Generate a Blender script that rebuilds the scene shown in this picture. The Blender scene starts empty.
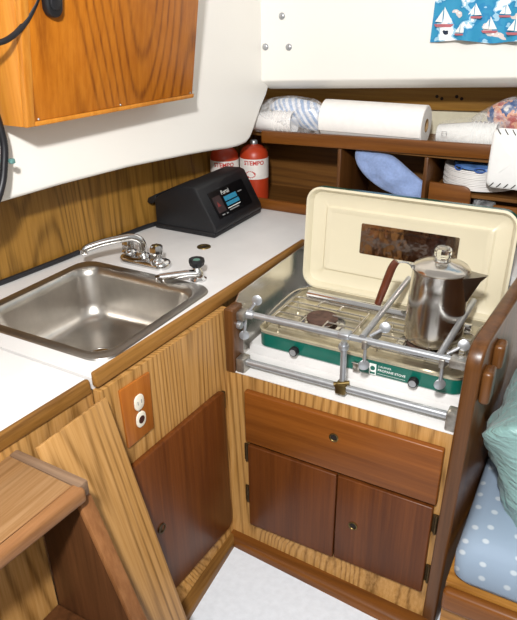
import bpy, bmesh, math, random
from mathutils import Vector, Matrix, noise
random.seed(7)
C = bpy.context.scene.collection
PI = math.pi
S = bpy.context.scene

# ------------------------------------------------------------------ materials
def lin(h):
    if isinstance(h, str):
        h = h.lstrip('#'); v = [int(h[i:i+2], 16)/255 for i in (0, 2, 4)]
    else:
        v = list(h)
    return tuple((c/12.92 if c <= .04045 else ((c+.055)/1.055)**2.4) for c in v) + (1,)

def base(name):
    m = bpy.data.materials.new(name); m.use_nodes = True
    nt = m.node_tree; b = nt.nodes['Principled BSDF']
    return m, nt, b

def plain(name, col, rough=.5, metal=0, noise_amt=.06, nscale=30, bump=0, spec=.5, coat=0, trans=0, alpha=1, aniso=0, sheen=0):
    m, nt, b = base(name)
    N = nt.nodes.new; L = nt.links.new
    tc = N('ShaderNodeTexCoord'); nz = N('ShaderNodeTexNoise')
    nz.inputs['Scale'].default_value = nscale; nz.inputs['Detail'].default_value = 5
    L(tc.outputs['Object'], nz.inputs['Vector'])
    rp = N('ShaderNodeValToRGB'); c = lin(col)
    rp.color_ramp.elements[0].position = .3; rp.color_ramp.elements[1].position = .7
    rp.color_ramp.elements[0].color = tuple(max(0, x*(1-noise_amt*2)) for x in c[:3])+(1,)
    rp.color_ramp.elements[1].color = tuple(min(1, x*(1+noise_amt)) for x in c[:3])+(1,)
    L(nz.outputs['Fac'], rp.inputs['Fac']); L(rp.outputs['Color'], b.inputs['Base Color'])
    b.inputs['Roughness'].default_value = rough; b.inputs['Metallic'].default_value = metal
    b.inputs['Specular IOR Level'].default_value = spec
    b.inputs['Coat Weight'].default_value = coat
    b.inputs['Transmission Weight'].default_value = trans
    b.inputs['Alpha'].default_value = alpha
    b.inputs['Anisotropic'].default_value = aniso
    b.inputs['Sheen Weight'].default_value = sheen
    if bump:
        bp = N('ShaderNodeBump'); bp.inputs['Strength'].default_value = bump; bp.inputs['Distance'].default_value = .01
        L(nz.outputs['Fac'], bp.inputs['Height']); L(bp.outputs['Normal'], b.inputs['Normal'])
    return m

def wood(name, dark, mid, light, axis='z', rings=14, ringscale=2.2, fine=90, rough=.45, ringamt=.5, coat=.15, stretch=.07, seed=0.0, sharp=3.0, tone=.12):
    """wood grain running along one local axis: thin darker growth lines over fine fibre"""
    m, nt, b = base(name)
    N = nt.nodes.new; L = nt.links.new
    tc = N('ShaderNodeTexCoord'); mp = N('ShaderNodeMapping')
    sc = {'x': (stretch, 1, 1), 'y': (1, stretch, 1), 'z': (1, 1, stretch)}[axis]
    mp.inputs['Scale'].default_value = sc; mp.inputs['Location'].default_value = (seed, seed*1.7, seed*.6)
    L(tc.outputs['Object'], mp.inputs['Vector'])
    n1 = N('ShaderNodeTexNoise'); n1.inputs['Scale'].default_value = ringscale; n1.inputs['Detail'].default_value = 1.2
    L(mp.outputs['Vector'], n1.inputs['Vector'])
    mu = N('ShaderNodeMath'); mu.operation = 'MULTIPLY'; mu.inputs[1].default_value = rings*6.28
    L(n1.outputs['Fac'], mu.inputs[0])
    sn = N('ShaderNodeMath'); sn.operation = 'SINE'; L(mu.outputs[0], sn.inputs[0])
    ma = N('ShaderNodeMapRange'); ma.inputs['From Min'].default_value = -1; L(sn.outputs[0], ma.inputs['Value'])
    pw = N('ShaderNodeMath'); pw.operation = 'POWER'; pw.inputs[1].default_value = sharp; L(ma.outputs['Result'], pw.inputs[0])
    mp2 = N('ShaderNodeMapping'); s2 = {'x': (.035, 1, 1), 'y': (1, .035, 1), 'z': (1, 1, .035)}[axis]
    mp2.inputs['Scale'].default_value = s2; L(tc.outputs['Object'], mp2.inputs['Vector'])
    n2 = N('ShaderNodeTexNoise'); n2.inputs['Scale'].default_value = fine; n2.inputs['Detail'].default_value = 5
    n2.inputs['Roughness'].default_value = .65
    L(mp2.outputs['Vector'], n2.inputs['Vector'])
    rp = N('ShaderNodeValToRGB'); e = rp.color_ramp.elements
    e[0].position = .34; e[0].color = lin(mid); e[1].position = .66; e[1].color = lin(light)
    L(n2.outputs['Fac'], rp.inputs['Fac'])
    # growth lines are broken up by the fibre noise
    br = N('ShaderNodeMapRange'); br.inputs['From Min'].default_value = .35; br.inputs['From Max'].default_value = .62
    br.inputs['To Min'].default_value = 1.0; br.inputs['To Max'].default_value = .5
    L(n2.outputs['Fac'], br.inputs['Value'])
    k1 = N('ShaderNodeMath'); k1.operation = 'MULTIPLY'; L(pw.outputs[0], k1.inputs[0]); L(br.outputs['Result'], k1.inputs[1])
    k2 = N('ShaderNodeMath'); k2.operation = 'MULTIPLY'; k2.use_clamp = True; k2.inputs[1].default_value = ringamt; L(k1.outputs[0], k2.inputs[0])
    mx = N('ShaderNodeMix'); mx.data_type = 'RGBA'; mx.inputs['B'].default_value = lin(dark)
    L(k2.outputs[0], mx.inputs['Factor']); L(rp.outputs['Color'], mx.inputs['A'])
    n3 = N('ShaderNodeTexNoise'); n3.inputs['Scale'].default_value = 6; n3.inputs['Detail'].default_value = 3
    L(mp.outputs['Vector'], n3.inputs['Vector'])
    mr = N('ShaderNodeMapRange'); mr.inputs['From Min'].default_value = .3; mr.inputs['From Max'].default_value = .7
    mr.inputs['To Min'].default_value = 1-tone; mr.inputs['To Max'].default_value = 1+tone*.6
    L(n3.outputs['Fac'], mr.inputs['Value'])
    vm = N('ShaderNodeVectorMath'); vm.operation = 'SCALE'
    L(mx.outputs['Result'], vm.inputs[0]); L(mr.outputs['Result'], vm.inputs['Scale'])
    L(vm.outputs['Vector'], b.inputs['Base Color'])
    b.inputs['Roughness'].default_value = rough; b.inputs['Coat Weight'].default_value = coat
    b.inputs['Coat Roughness'].default_value = .3; b.inputs['Specular IOR Level'].default_value = .25
    bp = N('ShaderNodeBump'); bp.inputs['Strength'].default_value = .08; bp.inputs['Distance'].default_value = .003
    L(n2.outputs['Fac'], bp.inputs['Height']); L(bp.outputs['Normal'], b.inputs['Normal'])
    return m

def patches(name, cols, scale, rough=.7, stretch=(1, 1, 1), pos=None):
    """constant-stepped colour patches"""
    m, nt, b = base(name)
    N = nt.nodes.new; L = nt.links.new
    tc = N('ShaderNodeTexCoord'); mp = N('ShaderNodeMapping'); mp.inputs['Scale'].default_value = stretch
    L(tc.outputs['Object'], mp.inputs['Vector'])
    nz = N('ShaderNodeTexNoise'); nz.inputs['Scale'].default_value = scale; nz.inputs['Detail'].default_value = 3
    L(mp.outputs['Vector'], nz.inputs['Vector'])
    rp = N('ShaderNodeValToRGB'); rp.color_ramp.interpolation = 'CONSTANT'; e = rp.color_ramp.elements
    n = len(cols)
    for i, c in enumerate(cols):
        p = pos[i] if pos else .3+.4*i/n
        if i == 0: k = e[0]; k.position = 0
        elif i == 1: k = e[1]; k.position = p
        else: k = e.new(p)
        k.color = lin(c)
    L(nz.outputs['Fac'], rp.inputs['Fac']); L(rp.outputs['Color'], b.inputs['Base Color'])
    b.inputs['Roughness'].default_value = rough
    return m

def film(name, tint='#ffffff', op=.2, rough=.08):
    """thin clear plastic film, crinkled"""
    m, nt, b = base(name)
    N = nt.nodes.new; L = nt.links.new
    tr = N('ShaderNodeBsdfTransparent'); mix = N('ShaderNodeMixShader')
    tc = N('ShaderNodeTexCoord'); nz = N('ShaderNodeTexNoise'); nz.inputs['Scale'].default_value = 28; nz.inputs['Detail'].default_value = 4
    nz.inputs['Distortion'].default_value = 1.5
    L(tc.outputs['Object'], nz.inputs['Vector'])
    mr = N('ShaderNodeMapRange'); mr.inputs['From Min'].default_value = .4; mr.inputs['From Max'].default_value = .65
    mr.inputs['To Min'].default_value = op*.35; mr.inputs['To Max'].default_value = op*1.9
    L(nz.outputs['Fac'], mr.inputs['Value'])
    bp = N('ShaderNodeBump'); bp.inputs['Strength'].default_value = .7; bp.inputs['Distance'].default_value = .02
    L(nz.outputs['Fac'], bp.inputs['Height']); L(bp.outputs['Normal'], b.inputs['Normal'])
    b.inputs['Base Color'].default_value = lin(tint); b.inputs['Roughness'].default_value = rough
    L(mr.outputs['Result'], mix.inputs['Fac']); L(tr.outputs[0], mix.inputs[1]); L(b.outputs[0], mix.inputs[2])
    L(mix.outputs[0], nt.nodes['Material Output'].inputs['Surface'])
    return m

M = {}
M['oak'] = wood('oak_veneer', '#68451a', '#a97a3e', '#c0935a', 'z', rings=46, ringscale=3.2, fine=150, ringamt=.8, sharp=3.5, rough=.4)
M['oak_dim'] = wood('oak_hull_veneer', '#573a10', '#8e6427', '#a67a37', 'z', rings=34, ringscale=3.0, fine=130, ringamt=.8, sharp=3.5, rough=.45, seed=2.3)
M['teak_door'] = wood('mahogany_door', '#3c1c08', '#5a2e10', '#6b3a16', 'z', rings=9, ringscale=3, fine=80, ringamt=.4, rough=.36, coat=.1, sharp=1.5)
M['teak_drawer'] = wood('mahogany_drawer', '#52290c', '#774114', '#8b501d', 'x', rings=9, ringscale=3, fine=80, ringamt=.4, rough=.36, coat=.1, sharp=1.5)
M['orange'] = wood('orange_teak', '#6e3507', '#a85f10', '#bb711d', 'z', rings=30, ringscale=3.0, fine=90, ringamt=.8, rough=.35, coat=.2, seed=5.2, sharp=4.0, tone=.12)
M['orange2'] = wood('light_orange_teak', '#9a5a16', '#bf7623', '#cf8a34', 'z', rings=12, ringscale=3, fine=90, ringamt=.4, rough=.35, coat=.25, seed=1.2)
M['trim_y'] = wood('worn_trim', '#4b2e17', '#77501f', '#8f6530', 'y', rings=12, ringscale=4, fine=120, ringamt=.6, rough=.5, tone=.25)
M['trim_grey'] = wood('grey_worn_trim', '#4b3a2c', '#6f5642', '#846a53', 'x', rings=10, ringscale=4, fine=120, ringamt=.4, rough=.6)
M['dark_x'] = wood('dark_rail_wood', '#43240b', '#6b3d13', '#7e4b1a', 'x', rings=10, ringscale=4, fine=90, ringamt=.4, rough=.42)
M['dark_z'] = wood('dark_divider_wood', '#341c0a', '#543214', '#68411f', 'z', rings=10, ringscale=4, fine=90, ringamt=.4, rough=.34, coat=.35, tone=.2)
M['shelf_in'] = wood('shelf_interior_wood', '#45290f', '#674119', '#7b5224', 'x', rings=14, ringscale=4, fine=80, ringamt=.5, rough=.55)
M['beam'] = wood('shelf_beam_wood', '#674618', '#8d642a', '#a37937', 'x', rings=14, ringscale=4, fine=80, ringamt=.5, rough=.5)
M['tread'] = wood('worn_step_wood', '#644424', '#866038', '#9a7650', 'y', rings=30, ringscale=4, fine=160, ringamt=.35, rough=.65, coat=0, tone=.2)
M['nose'] = wood('step_nosing_wood', '#5f3c20', '#845833', '#996c44', 'y', rings=10, ringscale=4, fine=120, ringamt=.4, rough=.5)
M['stringer'] = wood('shaded_stringer_wood', '#331d0c', '#4a2c16', '#59361d', 'z', rings=12, ringscale=4, fine=90, ringamt=.4, rough=.5)  # dark brown wood, tone deepened to paint shade on the inner face
M['edge'] = wood('stringer_lit_edge_wood', '#573519', '#784c2a', '#8d5f39', 'z', rings=12, ringscale=4, fine=90, ringamt=.4, rough=.5)  # lighter copy of the stringer wood, light on the front edge painted in
M['bench'] = wood('bench_wood', '#6f451a', '#9a6729', '#b07d3b', 'x', rings=14, ringscale=4, fine=100, ringamt=.5, rough=.4)
M['white'] = plain('white_gelcoat', '#f4f1ea', rough=.35, noise_amt=.012, nscale=3)
M['laminate'] = plain('white_laminate', '#dedcda', rough=.38, noise_amt=.03, nscale=9)
M['cream_wall'] = plain('cream_wall', '#d9d2b8', rough=.6, noise_amt=.05)
M['dim'] = plain('grey_underside', '#b5aea2', rough=.6)
M['carpet'] = plain('white_carpet', '#e4e9ef', rough=.95, noise_amt=.03, nscale=60, bump=.08)
M['steel'] = plain('brushed_steel', '#c9c4bd', rough=.28, metal=1, noise_amt=.10, nscale=12)
M['steel_rim'] = plain('sink_rim_steel', '#a5a29d', rough=.36, metal=1, noise_amt=.10, nscale=10)
M['chrome'] = plain('chrome', '#dcdcdc', rough=.1, metal=1, noise_amt=.03)
M['pot'] = plain('polished_pot_steel', '#d2ccc4', rough=.2, metal=1, noise_amt=.04, nscale=8)
M['sheet'] = plain('splash_sheet_steel', '#dedbd5', rough=.24, metal=.9, noise_amt=.10, nscale=7, bump=.35)
M['alu'] = plain('dull_aluminium_tube', '#b9bcc0', rough=.36, metal=.75, noise_amt=.05, nscale=60)
M['bracket'] = plain('cast_bracket', '#aba69e', rough=.42, metal=.85, noise_amt=.15, nscale=80)
M['brass'] = plain('tarnished_brass', '#7a673f', rough=.4, metal=.9, noise_amt=.15, nscale=60)
M['dark_brass'] = plain('dark_hinge_brass', '#594830', rough=.45, metal=.8, noise_amt=.15, nscale=60)
M['black'] = plain('black_plastic', '#101115', rough=.5, noise_amt=.1, nscale=60)
M['black_gloss'] = plain('black_display', '#0a0a0c', rough=.3, noise_amt=.05)
M['hole'] = plain('hole_dark', '#1a0f08', rough=.9)
M['rubber'] = plain('black_cable_rubber', '#1b1b1f', rough=.45, noise_amt=.1)
M['green'] = plain('stove_green_enamel', '#0a5f51', rough=.3, noise_amt=.06, coat=.3)
M['cream'] = plain('cream_enamel', '#dad1b6', rough=.33, noise_amt=.02, nscale=6, coat=.2)
M['pan'] = plain('stove_pan_enamel', '#c6bda4', rough=.26, metal=.5, noise_amt=.12, nscale=18)
M['rust'] = plain('rusty_burner_cap', '#5d4338', rough=.7, noise_amt=.25, nscale=50)
M['red'] = plain('red_bottle_paint', '#b23a1c', rough=.38, noise_amt=.05)
M['label_white'] = plain('label_paper', '#e6e0da', rough=.6)
M['red_ink'] = plain('red_ink', '#c0332b', rough=.6)
M['blue_ink'] = plain('blue_ink', '#2c56a0', rough=.6)
M['cyan'] = plain('display_cyan', '#2f86a8', rough=.5)
M['grey_ink'] = plain('grey_ink', '#8e9090', rough=.6)
M['print_white'] = plain('white_print', '#e8ece8', rough=.6)
M['paper'] = plain('white_paper', '#f1eeea', rough=.9, noise_amt=.02, nscale=60, bump=.05)
M['card'] = plain('brown_cardboard', '#9a7c56', rough=.9)
M['foam'] = plain('white_foam', '#ece9e6', rough=.7, noise_amt=.02)
M['cup'] = plain('clear_cup_plastic', '#efefec', rough=.2, trans=.05, noise_amt=.04)
M['blue_cloth'] = plain('blue_towel_cotton', '#8ea3d0', rough=.95, noise_amt=.06, nscale=120, bump=.25, sheen=.2)
M['vinyl'] = plain('white_vinyl', '#efeeec', rough=.4, noise_amt=.015)
M['lace'] = plain('dark_lacing', '#2e2a25', rough=.8)
M['teal'] = plain('teal_satin', '#83a7a4', rough=.42, noise_amt=.04, nscale=12, sheen=.15)
M['ivory'] = plain('ivory_plastic', '#e9e3d2', rough=.4)
M['socket'] = plain('socket_dark', '#3b1712', rough=.6)
M['outlet_wood'] = wood('outlet_plate_wood', '#7a3f12', '#9d581c', '#b26b2a', 'z', rings=4, ringscale=4, fine=80, ringamt=.2, rough=.4)
M['handle_wood'] = plain('brown_handle_wood', '#5d2c18', rough=.35, noise_amt=.12, coat=.4)
M['glass'] = plain('knob_glass', '#f2f4f4', rough=.03, trans=1.0, noise_amt=0)
def satin():
    m = M['teal']; nt = m.node_tree; N = nt.nodes.new; L = nt.links.new
    tc = N('ShaderNodeTexCoord'); mp = N('ShaderNodeMapping'); mp.inputs['Scale'].default_value = (1, 1, 2.6); L(tc.outputs['Object'], mp.inputs['Vector'])
    nz = N('ShaderNodeTexNoise'); nz.inputs['Scale'].default_value = 16; nz.inputs['Detail'].default_value = 2; nz.inputs['Distortion'].default_value = 1.2
    L(mp.outputs['Vector'], nz.inputs['Vector']); bp = N('ShaderNodeBump'); bp.inputs['Strength'].default_value = .55; bp.inputs['Distance'].default_value = .02
    L(nz.outputs['Fac'], bp.inputs['Height']); L(bp.outputs['Normal'], nt.nodes['Principled BSDF'].inputs['Normal'])
satin()
M['film'] = film('clear_film', '#f4f4f6', .2)
M['film2'] = film('clear_cup_film', '#f2f2f2', .07)
M['valance'] = patches('sailboat_print', ['#ffffff', '#d9ccc8', '#2d8fb8', '#2484b4', '#9cc8de', '#f4f6f8', '#16243c'], 14, pos=[0, .33, .38, .50, .545, .585, .70], stretch=(1, 1, 1.5))
M['snack'] = patches('snack_wrapper', ['#b85048', '#e0a080', '#24508c', '#e0dcd8'], 22, .35, pos=[0, .42, .5, .62])

def stripes_mat():
    m, nt, b = base('blue_striped_plastic')
    N = nt.nodes.new; L = nt.links.new
    tc = N('ShaderNodeTexCoord'); mp = N('ShaderNodeMapping'); mp.inputs['Rotation'].default_value = (0, .55, 0)
    L(tc.outputs['Object'], mp.inputs['Vector'])
    w = N('ShaderNodeTexWave'); w.inputs['Scale'].default_value = 17; w.inputs['Distortion'].default_value = 1.2; w.inputs['Detail'].default_value = 1
    L(mp.outputs['Vector'], w.inputs['Vector'])
    rp = N('ShaderNodeValToRGB'); e = rp.color_ramp.elements
    e[0].position = .38; e[0].color = lin('#9db2d2'); e[1].position = .6; e[1].color = lin('#e8eaf0')
    L(w.outputs['Fac'], rp.inputs['Fac']); L(rp.outputs['Color'], b.inputs['Base Color'])
    b.inputs['Roughness'].default_value = .25; b.inputs['Coat Weight'].default_value = .5
    return m
M['stripe'] = stripes_mat()

def dots_mat():
    m, nt, b = base('blue_dotted_cotton')
    N = nt.nodes.new; L = nt.links.new
    tc = N('ShaderNodeTexCoord')
    v = N('ShaderNodeTexVoronoi'); v.inputs['Scale'].default_value = 19; v.inputs['Randomness'].default_value = .45; v.voronoi_dimensions = '2D'
    sp = N('ShaderNodeSeparateXYZ'); L(tc.outputs['Object'], sp.inputs[0]); sb = N('ShaderNodeMath'); sb.operation = 'ADD'
    L(sp.outputs['Y'], sb.inputs[0]); L(sp.outputs['Z'], sb.inputs[1]); cb = N('ShaderNodeCombineXYZ')
    L(sp.outputs['X'], cb.inputs['X']); L(sb.outputs[0], cb.inputs['Y']); L(cb.outputs[0], v.inputs['Vector'])
    rp = N('ShaderNodeValToRGB'); e = rp.color_ramp.elements
    e[0].position = .10; e[0].color = lin('#bac4cc'); e[1].position = .17; e[1].color = lin('#8d9fb3')
    L(v.outputs['Distance'], rp.inputs['Fac']); L(rp.outputs['Color'], b.inputs['Base Color'])
    b.inputs['Roughness'].default_value = .8
    return m
M['dots'] = dots_mat()

def foil_mat():
    """the shiny foil instruction plate in the stove lid"""
    m, nt, b = base('foil_plate')
    b.inputs['Base Color'].default_value = lin('#b5a7a0'); b.inputs['Metallic'].default_value = 1
    b.inputs['Roughness'].default_value = .1
    N = nt.nodes.new; L = nt.links.new
    tc = N('ShaderNodeTexCoord'); nz = N('ShaderNodeTexNoise'); nz.inputs['Scale'].default_value = 25
    L(tc.outputs['Object'], nz.inputs['Vector'])
    bp = N('ShaderNodeBump'); bp.inputs['Strength'].default_value = .12; bp.inputs['Distance'].default_value = .01
    L(nz.outputs['Fac'], bp.inputs['Height']); L(bp.outputs['Normal'], b.inputs['Normal'])
    return m
M['foil'] = foil_mat()

# ------------------------------------------------------------------ mesh helpers
def Vv(p): return Vector(p)
def box(bm, lo, hi, bev=0, seg=2):
    b2 = bmesh.new()
    bmesh.ops.create_cube(b2, size=1)
    for v in b2.verts:
        v.co = Vector([(lo[i]+hi[i])/2 + v.co[i]*(hi[i]-lo[i]) for i in range(3)])
    if bev: bmesh.ops.bevel(b2, geom=b2.edges[:], offset=bev, segments=seg, affect='EDGES', profile=.5)
    join(bm, b2); return bm
def join(bm, b2):
    me = bpy.data.meshes.new('t'); b2.to_mesh(me); b2.free(); bm.from_mesh(me); bpy.data.meshes.remove(me)
def hexa(bm, pts, bev=0, seg=2):
    """8 points: bottom loop of four then top loop of four"""
    b2 = bmesh.new(); v = [b2.verts.new(p) for p in pts]
    for f in ((3, 2, 1, 0), (4, 5, 6, 7), (0, 1, 5, 4), (1, 2, 6, 5), (2, 3, 7, 6), (3, 0, 4, 7)):
        b2.faces.new([v[i] for i in f])
    bmesh.ops.recalc_face_normals(b2, faces=b2.faces[:])
    if bev: bmesh.ops.bevel(b2, geom=b2.edges[:], offset=bev, segments=seg, affect='EDGES', profile=.5)
    join(bm, b2); return bm
def prism(bm, poly, d, bev=0, seg=2, edges='all'):
    """poly: 3d points of one planar face, d: extrusion vector"""
    b2 = bmesh.new(); d = Vector(d)
    a = [b2.verts.new(p) for p in poly]; c = [b2.verts.new(Vector(p)+d) for p in poly]
    n = len(a); f1 = b2.faces.new(a); f2 = b2.faces.new(c[::-1])
    for i in range(n): b2.faces.new((a[i], a[(i+1) % n], c[(i+1) % n], c[i]))
    bmesh.ops.recalc_face_normals(b2, faces=b2.faces[:])
    if bev:
        es = b2.edges[:] if edges == 'all' else [e for e in f1.edges]
        bmesh.ops.bevel(b2, geom=es, offset=bev, segments=seg, affect='EDGES', profile=.5)
    join(bm, b2); return bm
def frame_of(t):
    t = t.normalized(); a = Vector((0, 0, 1)) if abs(t.z) < .9 else Vector((1, 0, 0))
    u = t.cross(a).normalized(); return u, t.cross(u).normalized()
def smoothpath(pts, n=6):
    P = [Vector(p) for p in pts]; out = []
    for i in range(len(P)-1):
        p0 = P[max(i-1, 0)]; p1 = P[i]; p2 = P[i+1]; p3 = P[min(i+2, len(P)-1)]
        for k in range(n):
            t = k/n
            out.append(.5*((2*p1)+(-p0+p2)*t+(2*p0-5*p1+4*p2-p3)*t*t+(-p0+3*p1-3*p2+p3)*t**3))
    out.append(P[-1]); return out
def tube(bm, pts, r, seg=12, smooth=0, closed=False, flat=1.0):
    P = smoothpath(pts, smooth) if smooth else [Vector(p) for p in pts]
    n = len(P); rings = []
    pu = None
    for i, p in enumerate(P):
        if closed: t = P[(i+1) % n]-P[i-1]
        else: t = P[min(i+1, n-1)]-P[max(i-1, 0)]
        t.normalize()
        if pu is None: u, w = frame_of(t)
        else:
            u = (pu-t*pu.dot(t)).normalized(); w = t.cross(u).normalized()
        pu = u
        rr = r(i/(n-1)) if callable(r) else r
        rings.append([bm.verts.new(p+u*rr*math.cos(2*PI*k/seg)+w*rr*flat*math.sin(2*PI*k/seg)) for k in range(seg)])
    m = n if closed else n-1
    for i in range(m):
        a = rings[i]; b = rings[(i+1) % n]
        for k in range(seg): bm.faces.new((a[k], a[(k+1) % seg], b[(k+1) % seg], b[k]))
    if not closed:
        bm.faces.new(rings[0][::-1]); bm.faces.new(rings[-1])
    return bm
def lathe(bm, prof, o=(0, 0, 0), axis=(0, 0, 1), seg=32, cap=True):
    """prof: list of (radius, height)"""
    o = Vector(o); ax = Vector(axis).normalized(); u, w = frame_of(ax); rings = []
    for r, h in prof:
        if r < 1e-6: rings.append([bm.verts.new(o+ax*h)])
        else: rings.append([bm.verts.new(o+ax*h+u*r*math.cos(2*PI*k/seg)+w*r*math.sin(2*PI*k/seg)) for k in range(seg)])
    for a, b in zip(rings, rings[1:]):
        if len(a) == 1 and len(b) == 1: continue
        for k in range(seg):
            k2 = (k+1) % seg
            if len(a) == 1: bm.faces.new((a[0], b[k], b[k2]))
            elif len(b) == 1: bm.faces.new((a[k], b[0], a[k2]))
            else: bm.faces.new((a[k], b[k], b[k2], a[k2]))
    if cap:
        if len(rings[0]) > 1: bm.faces.new(rings[0])
        if len(rings[-1]) > 1: bm.faces.new(rings[-1][::-1])
    bmesh.ops.recalc_face_normals(bm, faces=bm.faces[:])
    return bm
def rrect(x0, x1, y0, y1, r, n=6):
    out = []
    for cx, cy, a0 in ((x1-r, y1-r, 0), (x0+r, y1-r, PI/2), (x0+r, y0+r, PI), (x1-r, y0+r, 1.5*PI)):
        for k in range(n+1):
            a = a0+PI/2*k/n; out.append((cx+r*math.cos(a), cy+r*math.sin(a)))
    return out
def loops(bm, ls, cap_first=False, cap_last=True):
    R = [[bm.verts.new(p) for p in l] for l in ls]; n = len(R[0])
    for a, b in zip(R, R[1:]):
        for k in range(n): bm.faces.new((a[k], a[(k+1) % n], b[(k+1) % n], b[k]))
    if cap_first: bm.faces.new(R[0][::-1])
    if cap_last: bm.faces.new(R[-1])
    bmesh.ops.recalc_face_normals(bm, faces=bm.faces[:])
    return bm
def puffy(bm, outline, O, u, v, n, tf, tb, rings=8, wr=0, ws=20, power=.5, sub=4):
    """inflated cushion-like solid from a 2d outline in the frame O,u,v with normal n"""
    O, u, v, n = Vector(O), Vector(u), Vector(v), Vector(n)
    P = [Vector((a, b, 0)) for a, b in outline]
    Q = []
    m = len(P)
    for i in range(m):
        p0, p1, p2, p3 = P[i-1], P[i], P[(i+1) % m], P[(i+2) % m]
        for k in range(sub):
            t = k/sub
            lin_ = p1.lerp(p2, t)
            cr = .5*((2*p1)+(-p0+p2)*t+(2*p0-5*p1+4*p2-p3)*t*t+(-p0+3*p1-3*p2+p3)*t**3)
            Q.append(lin_.lerp(cr, .7))
    c = sum(Q, Vector())/len(Q); N_ = len(Q)
    def pt(q, s, side):
        p = c+(q-c)*s; h = max(0, 1-s*s)**power
        h *= tf if side > 0 else tb
        w = O+u*p.x+v*p.y
        wv = noise.noise(w*ws)*wr*min(1, (1-s)*6+.15) if wr else 0
        return w+n*(side*h+wv)
    rim = [bm.verts.new(pt(q, 1, 1)) for q in Q]
    for side in (1, -1):
        prev = rim
        for j in range(1, rings+1):
            s = math.cos(PI/2*j/rings)
            if j == rings:
                cv = bm.verts.new(pt(c, 0, side) if False else pt(c+Vector((1e-5, 0, 0)), 0, side))
                for k in range(N_): bm.faces.new((prev[k], prev[(k+1) % N_], cv))
            else:
                cur = [bm.verts.new(pt(q, s, side)) for q in Q]
                for k in range(N_): bm.faces.new((prev[k], prev[(k+1) % N_], cur[(k+1) % N_], cur[k]))
                prev = cur
    bmesh.ops.recalc_face_normals(bm, faces=bm.faces[:])
    return bm
def text_bm(bm, s, O, u, v, h, lift, align='LEFT', bold=0):
    cu = bpy.data.curves.new('txt', 'FONT'); cu.body = s; cu.size = 1; cu.align_x = align; cu.resolution_u = 2; cu.offset = bold; cu.fill_mode = 'FRONT' if False else 'BOTH'
    ob = bpy.data.objects.new('txt', cu); C.objects.link(ob)
    dg = bpy.context.evaluated_depsgraph_get(); dg.update()
    me = ob.evaluated_get(dg).to_mesh()
    u, v, O = Vector(u).normalized(), Vector(v).normalized(), Vector(O); n = u.cross(v)
    vs = [bm.verts.new(O+u*p.co.x*h+v*p.co.y*h+n*lift) for p in me.vertices]
    for f in me.polygons:
        try: bm.faces.new([vs[i] for i in f.vertices])
        except ValueError: pass
    ob.evaluated_get(dg).to_mesh_clear(); bpy.data.objects.remove(ob); bpy.data.curves.remove(cu)
    return bm
def flatquad(bm, pts, thick=None, n=None):
    if thick: return prism(bm, pts, Vector(n)*thick)
    bm.faces.new([bm.verts.new(p) for p in pts]); return bm

ROOTLOC = {}
def obj(name, bm, mat, parent=None, smooth=True, ang=42, label=None):
    """link one mesh object; geometry is given in world coordinates"""
    me = bpy.data.meshes.new(name)
    if parent is None:
        xs = [v.co for v in bm.verts]
        off = Vector(((min(p.x for p in xs)+max(p.x for p in xs))/2, (min(p.y for p in xs)+max(p.y for p in xs))/2, min(p.z for p in xs)))
    else:
        off = ROOTLOC[parent.name]
    bmesh.ops.translate(bm, verts=bm.verts[:], vec=-off)
    bm.to_mesh(me); bm.free()
    me.materials.append(M[mat] if isinstance(mat, str) else mat)
    if smooth:
        me.shade_smooth(); me.set_sharp_from_angle(angle=math.radians(ang))
    o = bpy.data.objects.new(name, me); C.objects.link(o)
    if parent is None: o.location = off
    else: o.parent = parent
    ROOTLOC[o.name] = off
    if label: o['label'] = label
    return o
def thing(name, label, cat, loc, group=None):
    o = bpy.data.objects.new(name, None); C.objects.link(o); o.location = loc
    o.empty_display_size = .05
    o['label'] = label; o['category'] = cat
    if group: o['group'] = group
    ROOTLOC[o.name] = Vector(loc); return o
def tag(o, label, cat, group=None):
    o['label'] = label; o['category'] = cat
    if group: o['group'] = group
    return o
def struct(name, bm, mat, **k):
    o = obj(name, bm, mat, **k); o['kind'] = 'structure'; return o
def copy_thing(src, move, label, group=None, skip=()):
    r = src.copy(); C.objects.link(r); r.location = src.location+Vector(move); r['label'] = label
    if group: r['group'] = group
    for ch in list(src.children):
        if ch.name in skip: continue
        c = ch.copy(); C.objects.link(c); c.parent = r
        for g in list(ch.children):
            d = g.copy(); C.objects.link(d); d.parent = c
    return r
B = bmesh.new

# ------------------------------------------------------------------ setting
ZF = -.60           # cabin sole
ZC = .205           # counter top
struct('floor', box(B(), (-.7, -1.6, ZF-.03), (1.5, .05, ZF)), 'carpet')
# veneered hull side behind the sink
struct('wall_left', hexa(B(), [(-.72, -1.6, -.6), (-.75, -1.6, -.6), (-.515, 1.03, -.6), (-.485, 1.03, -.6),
                               (-.72, -1.6, .6), (-.75, -1.6, .6), (-.515, 1.03, .6), (-.485, 1.03, .6)]), 'oak_dim')
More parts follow.
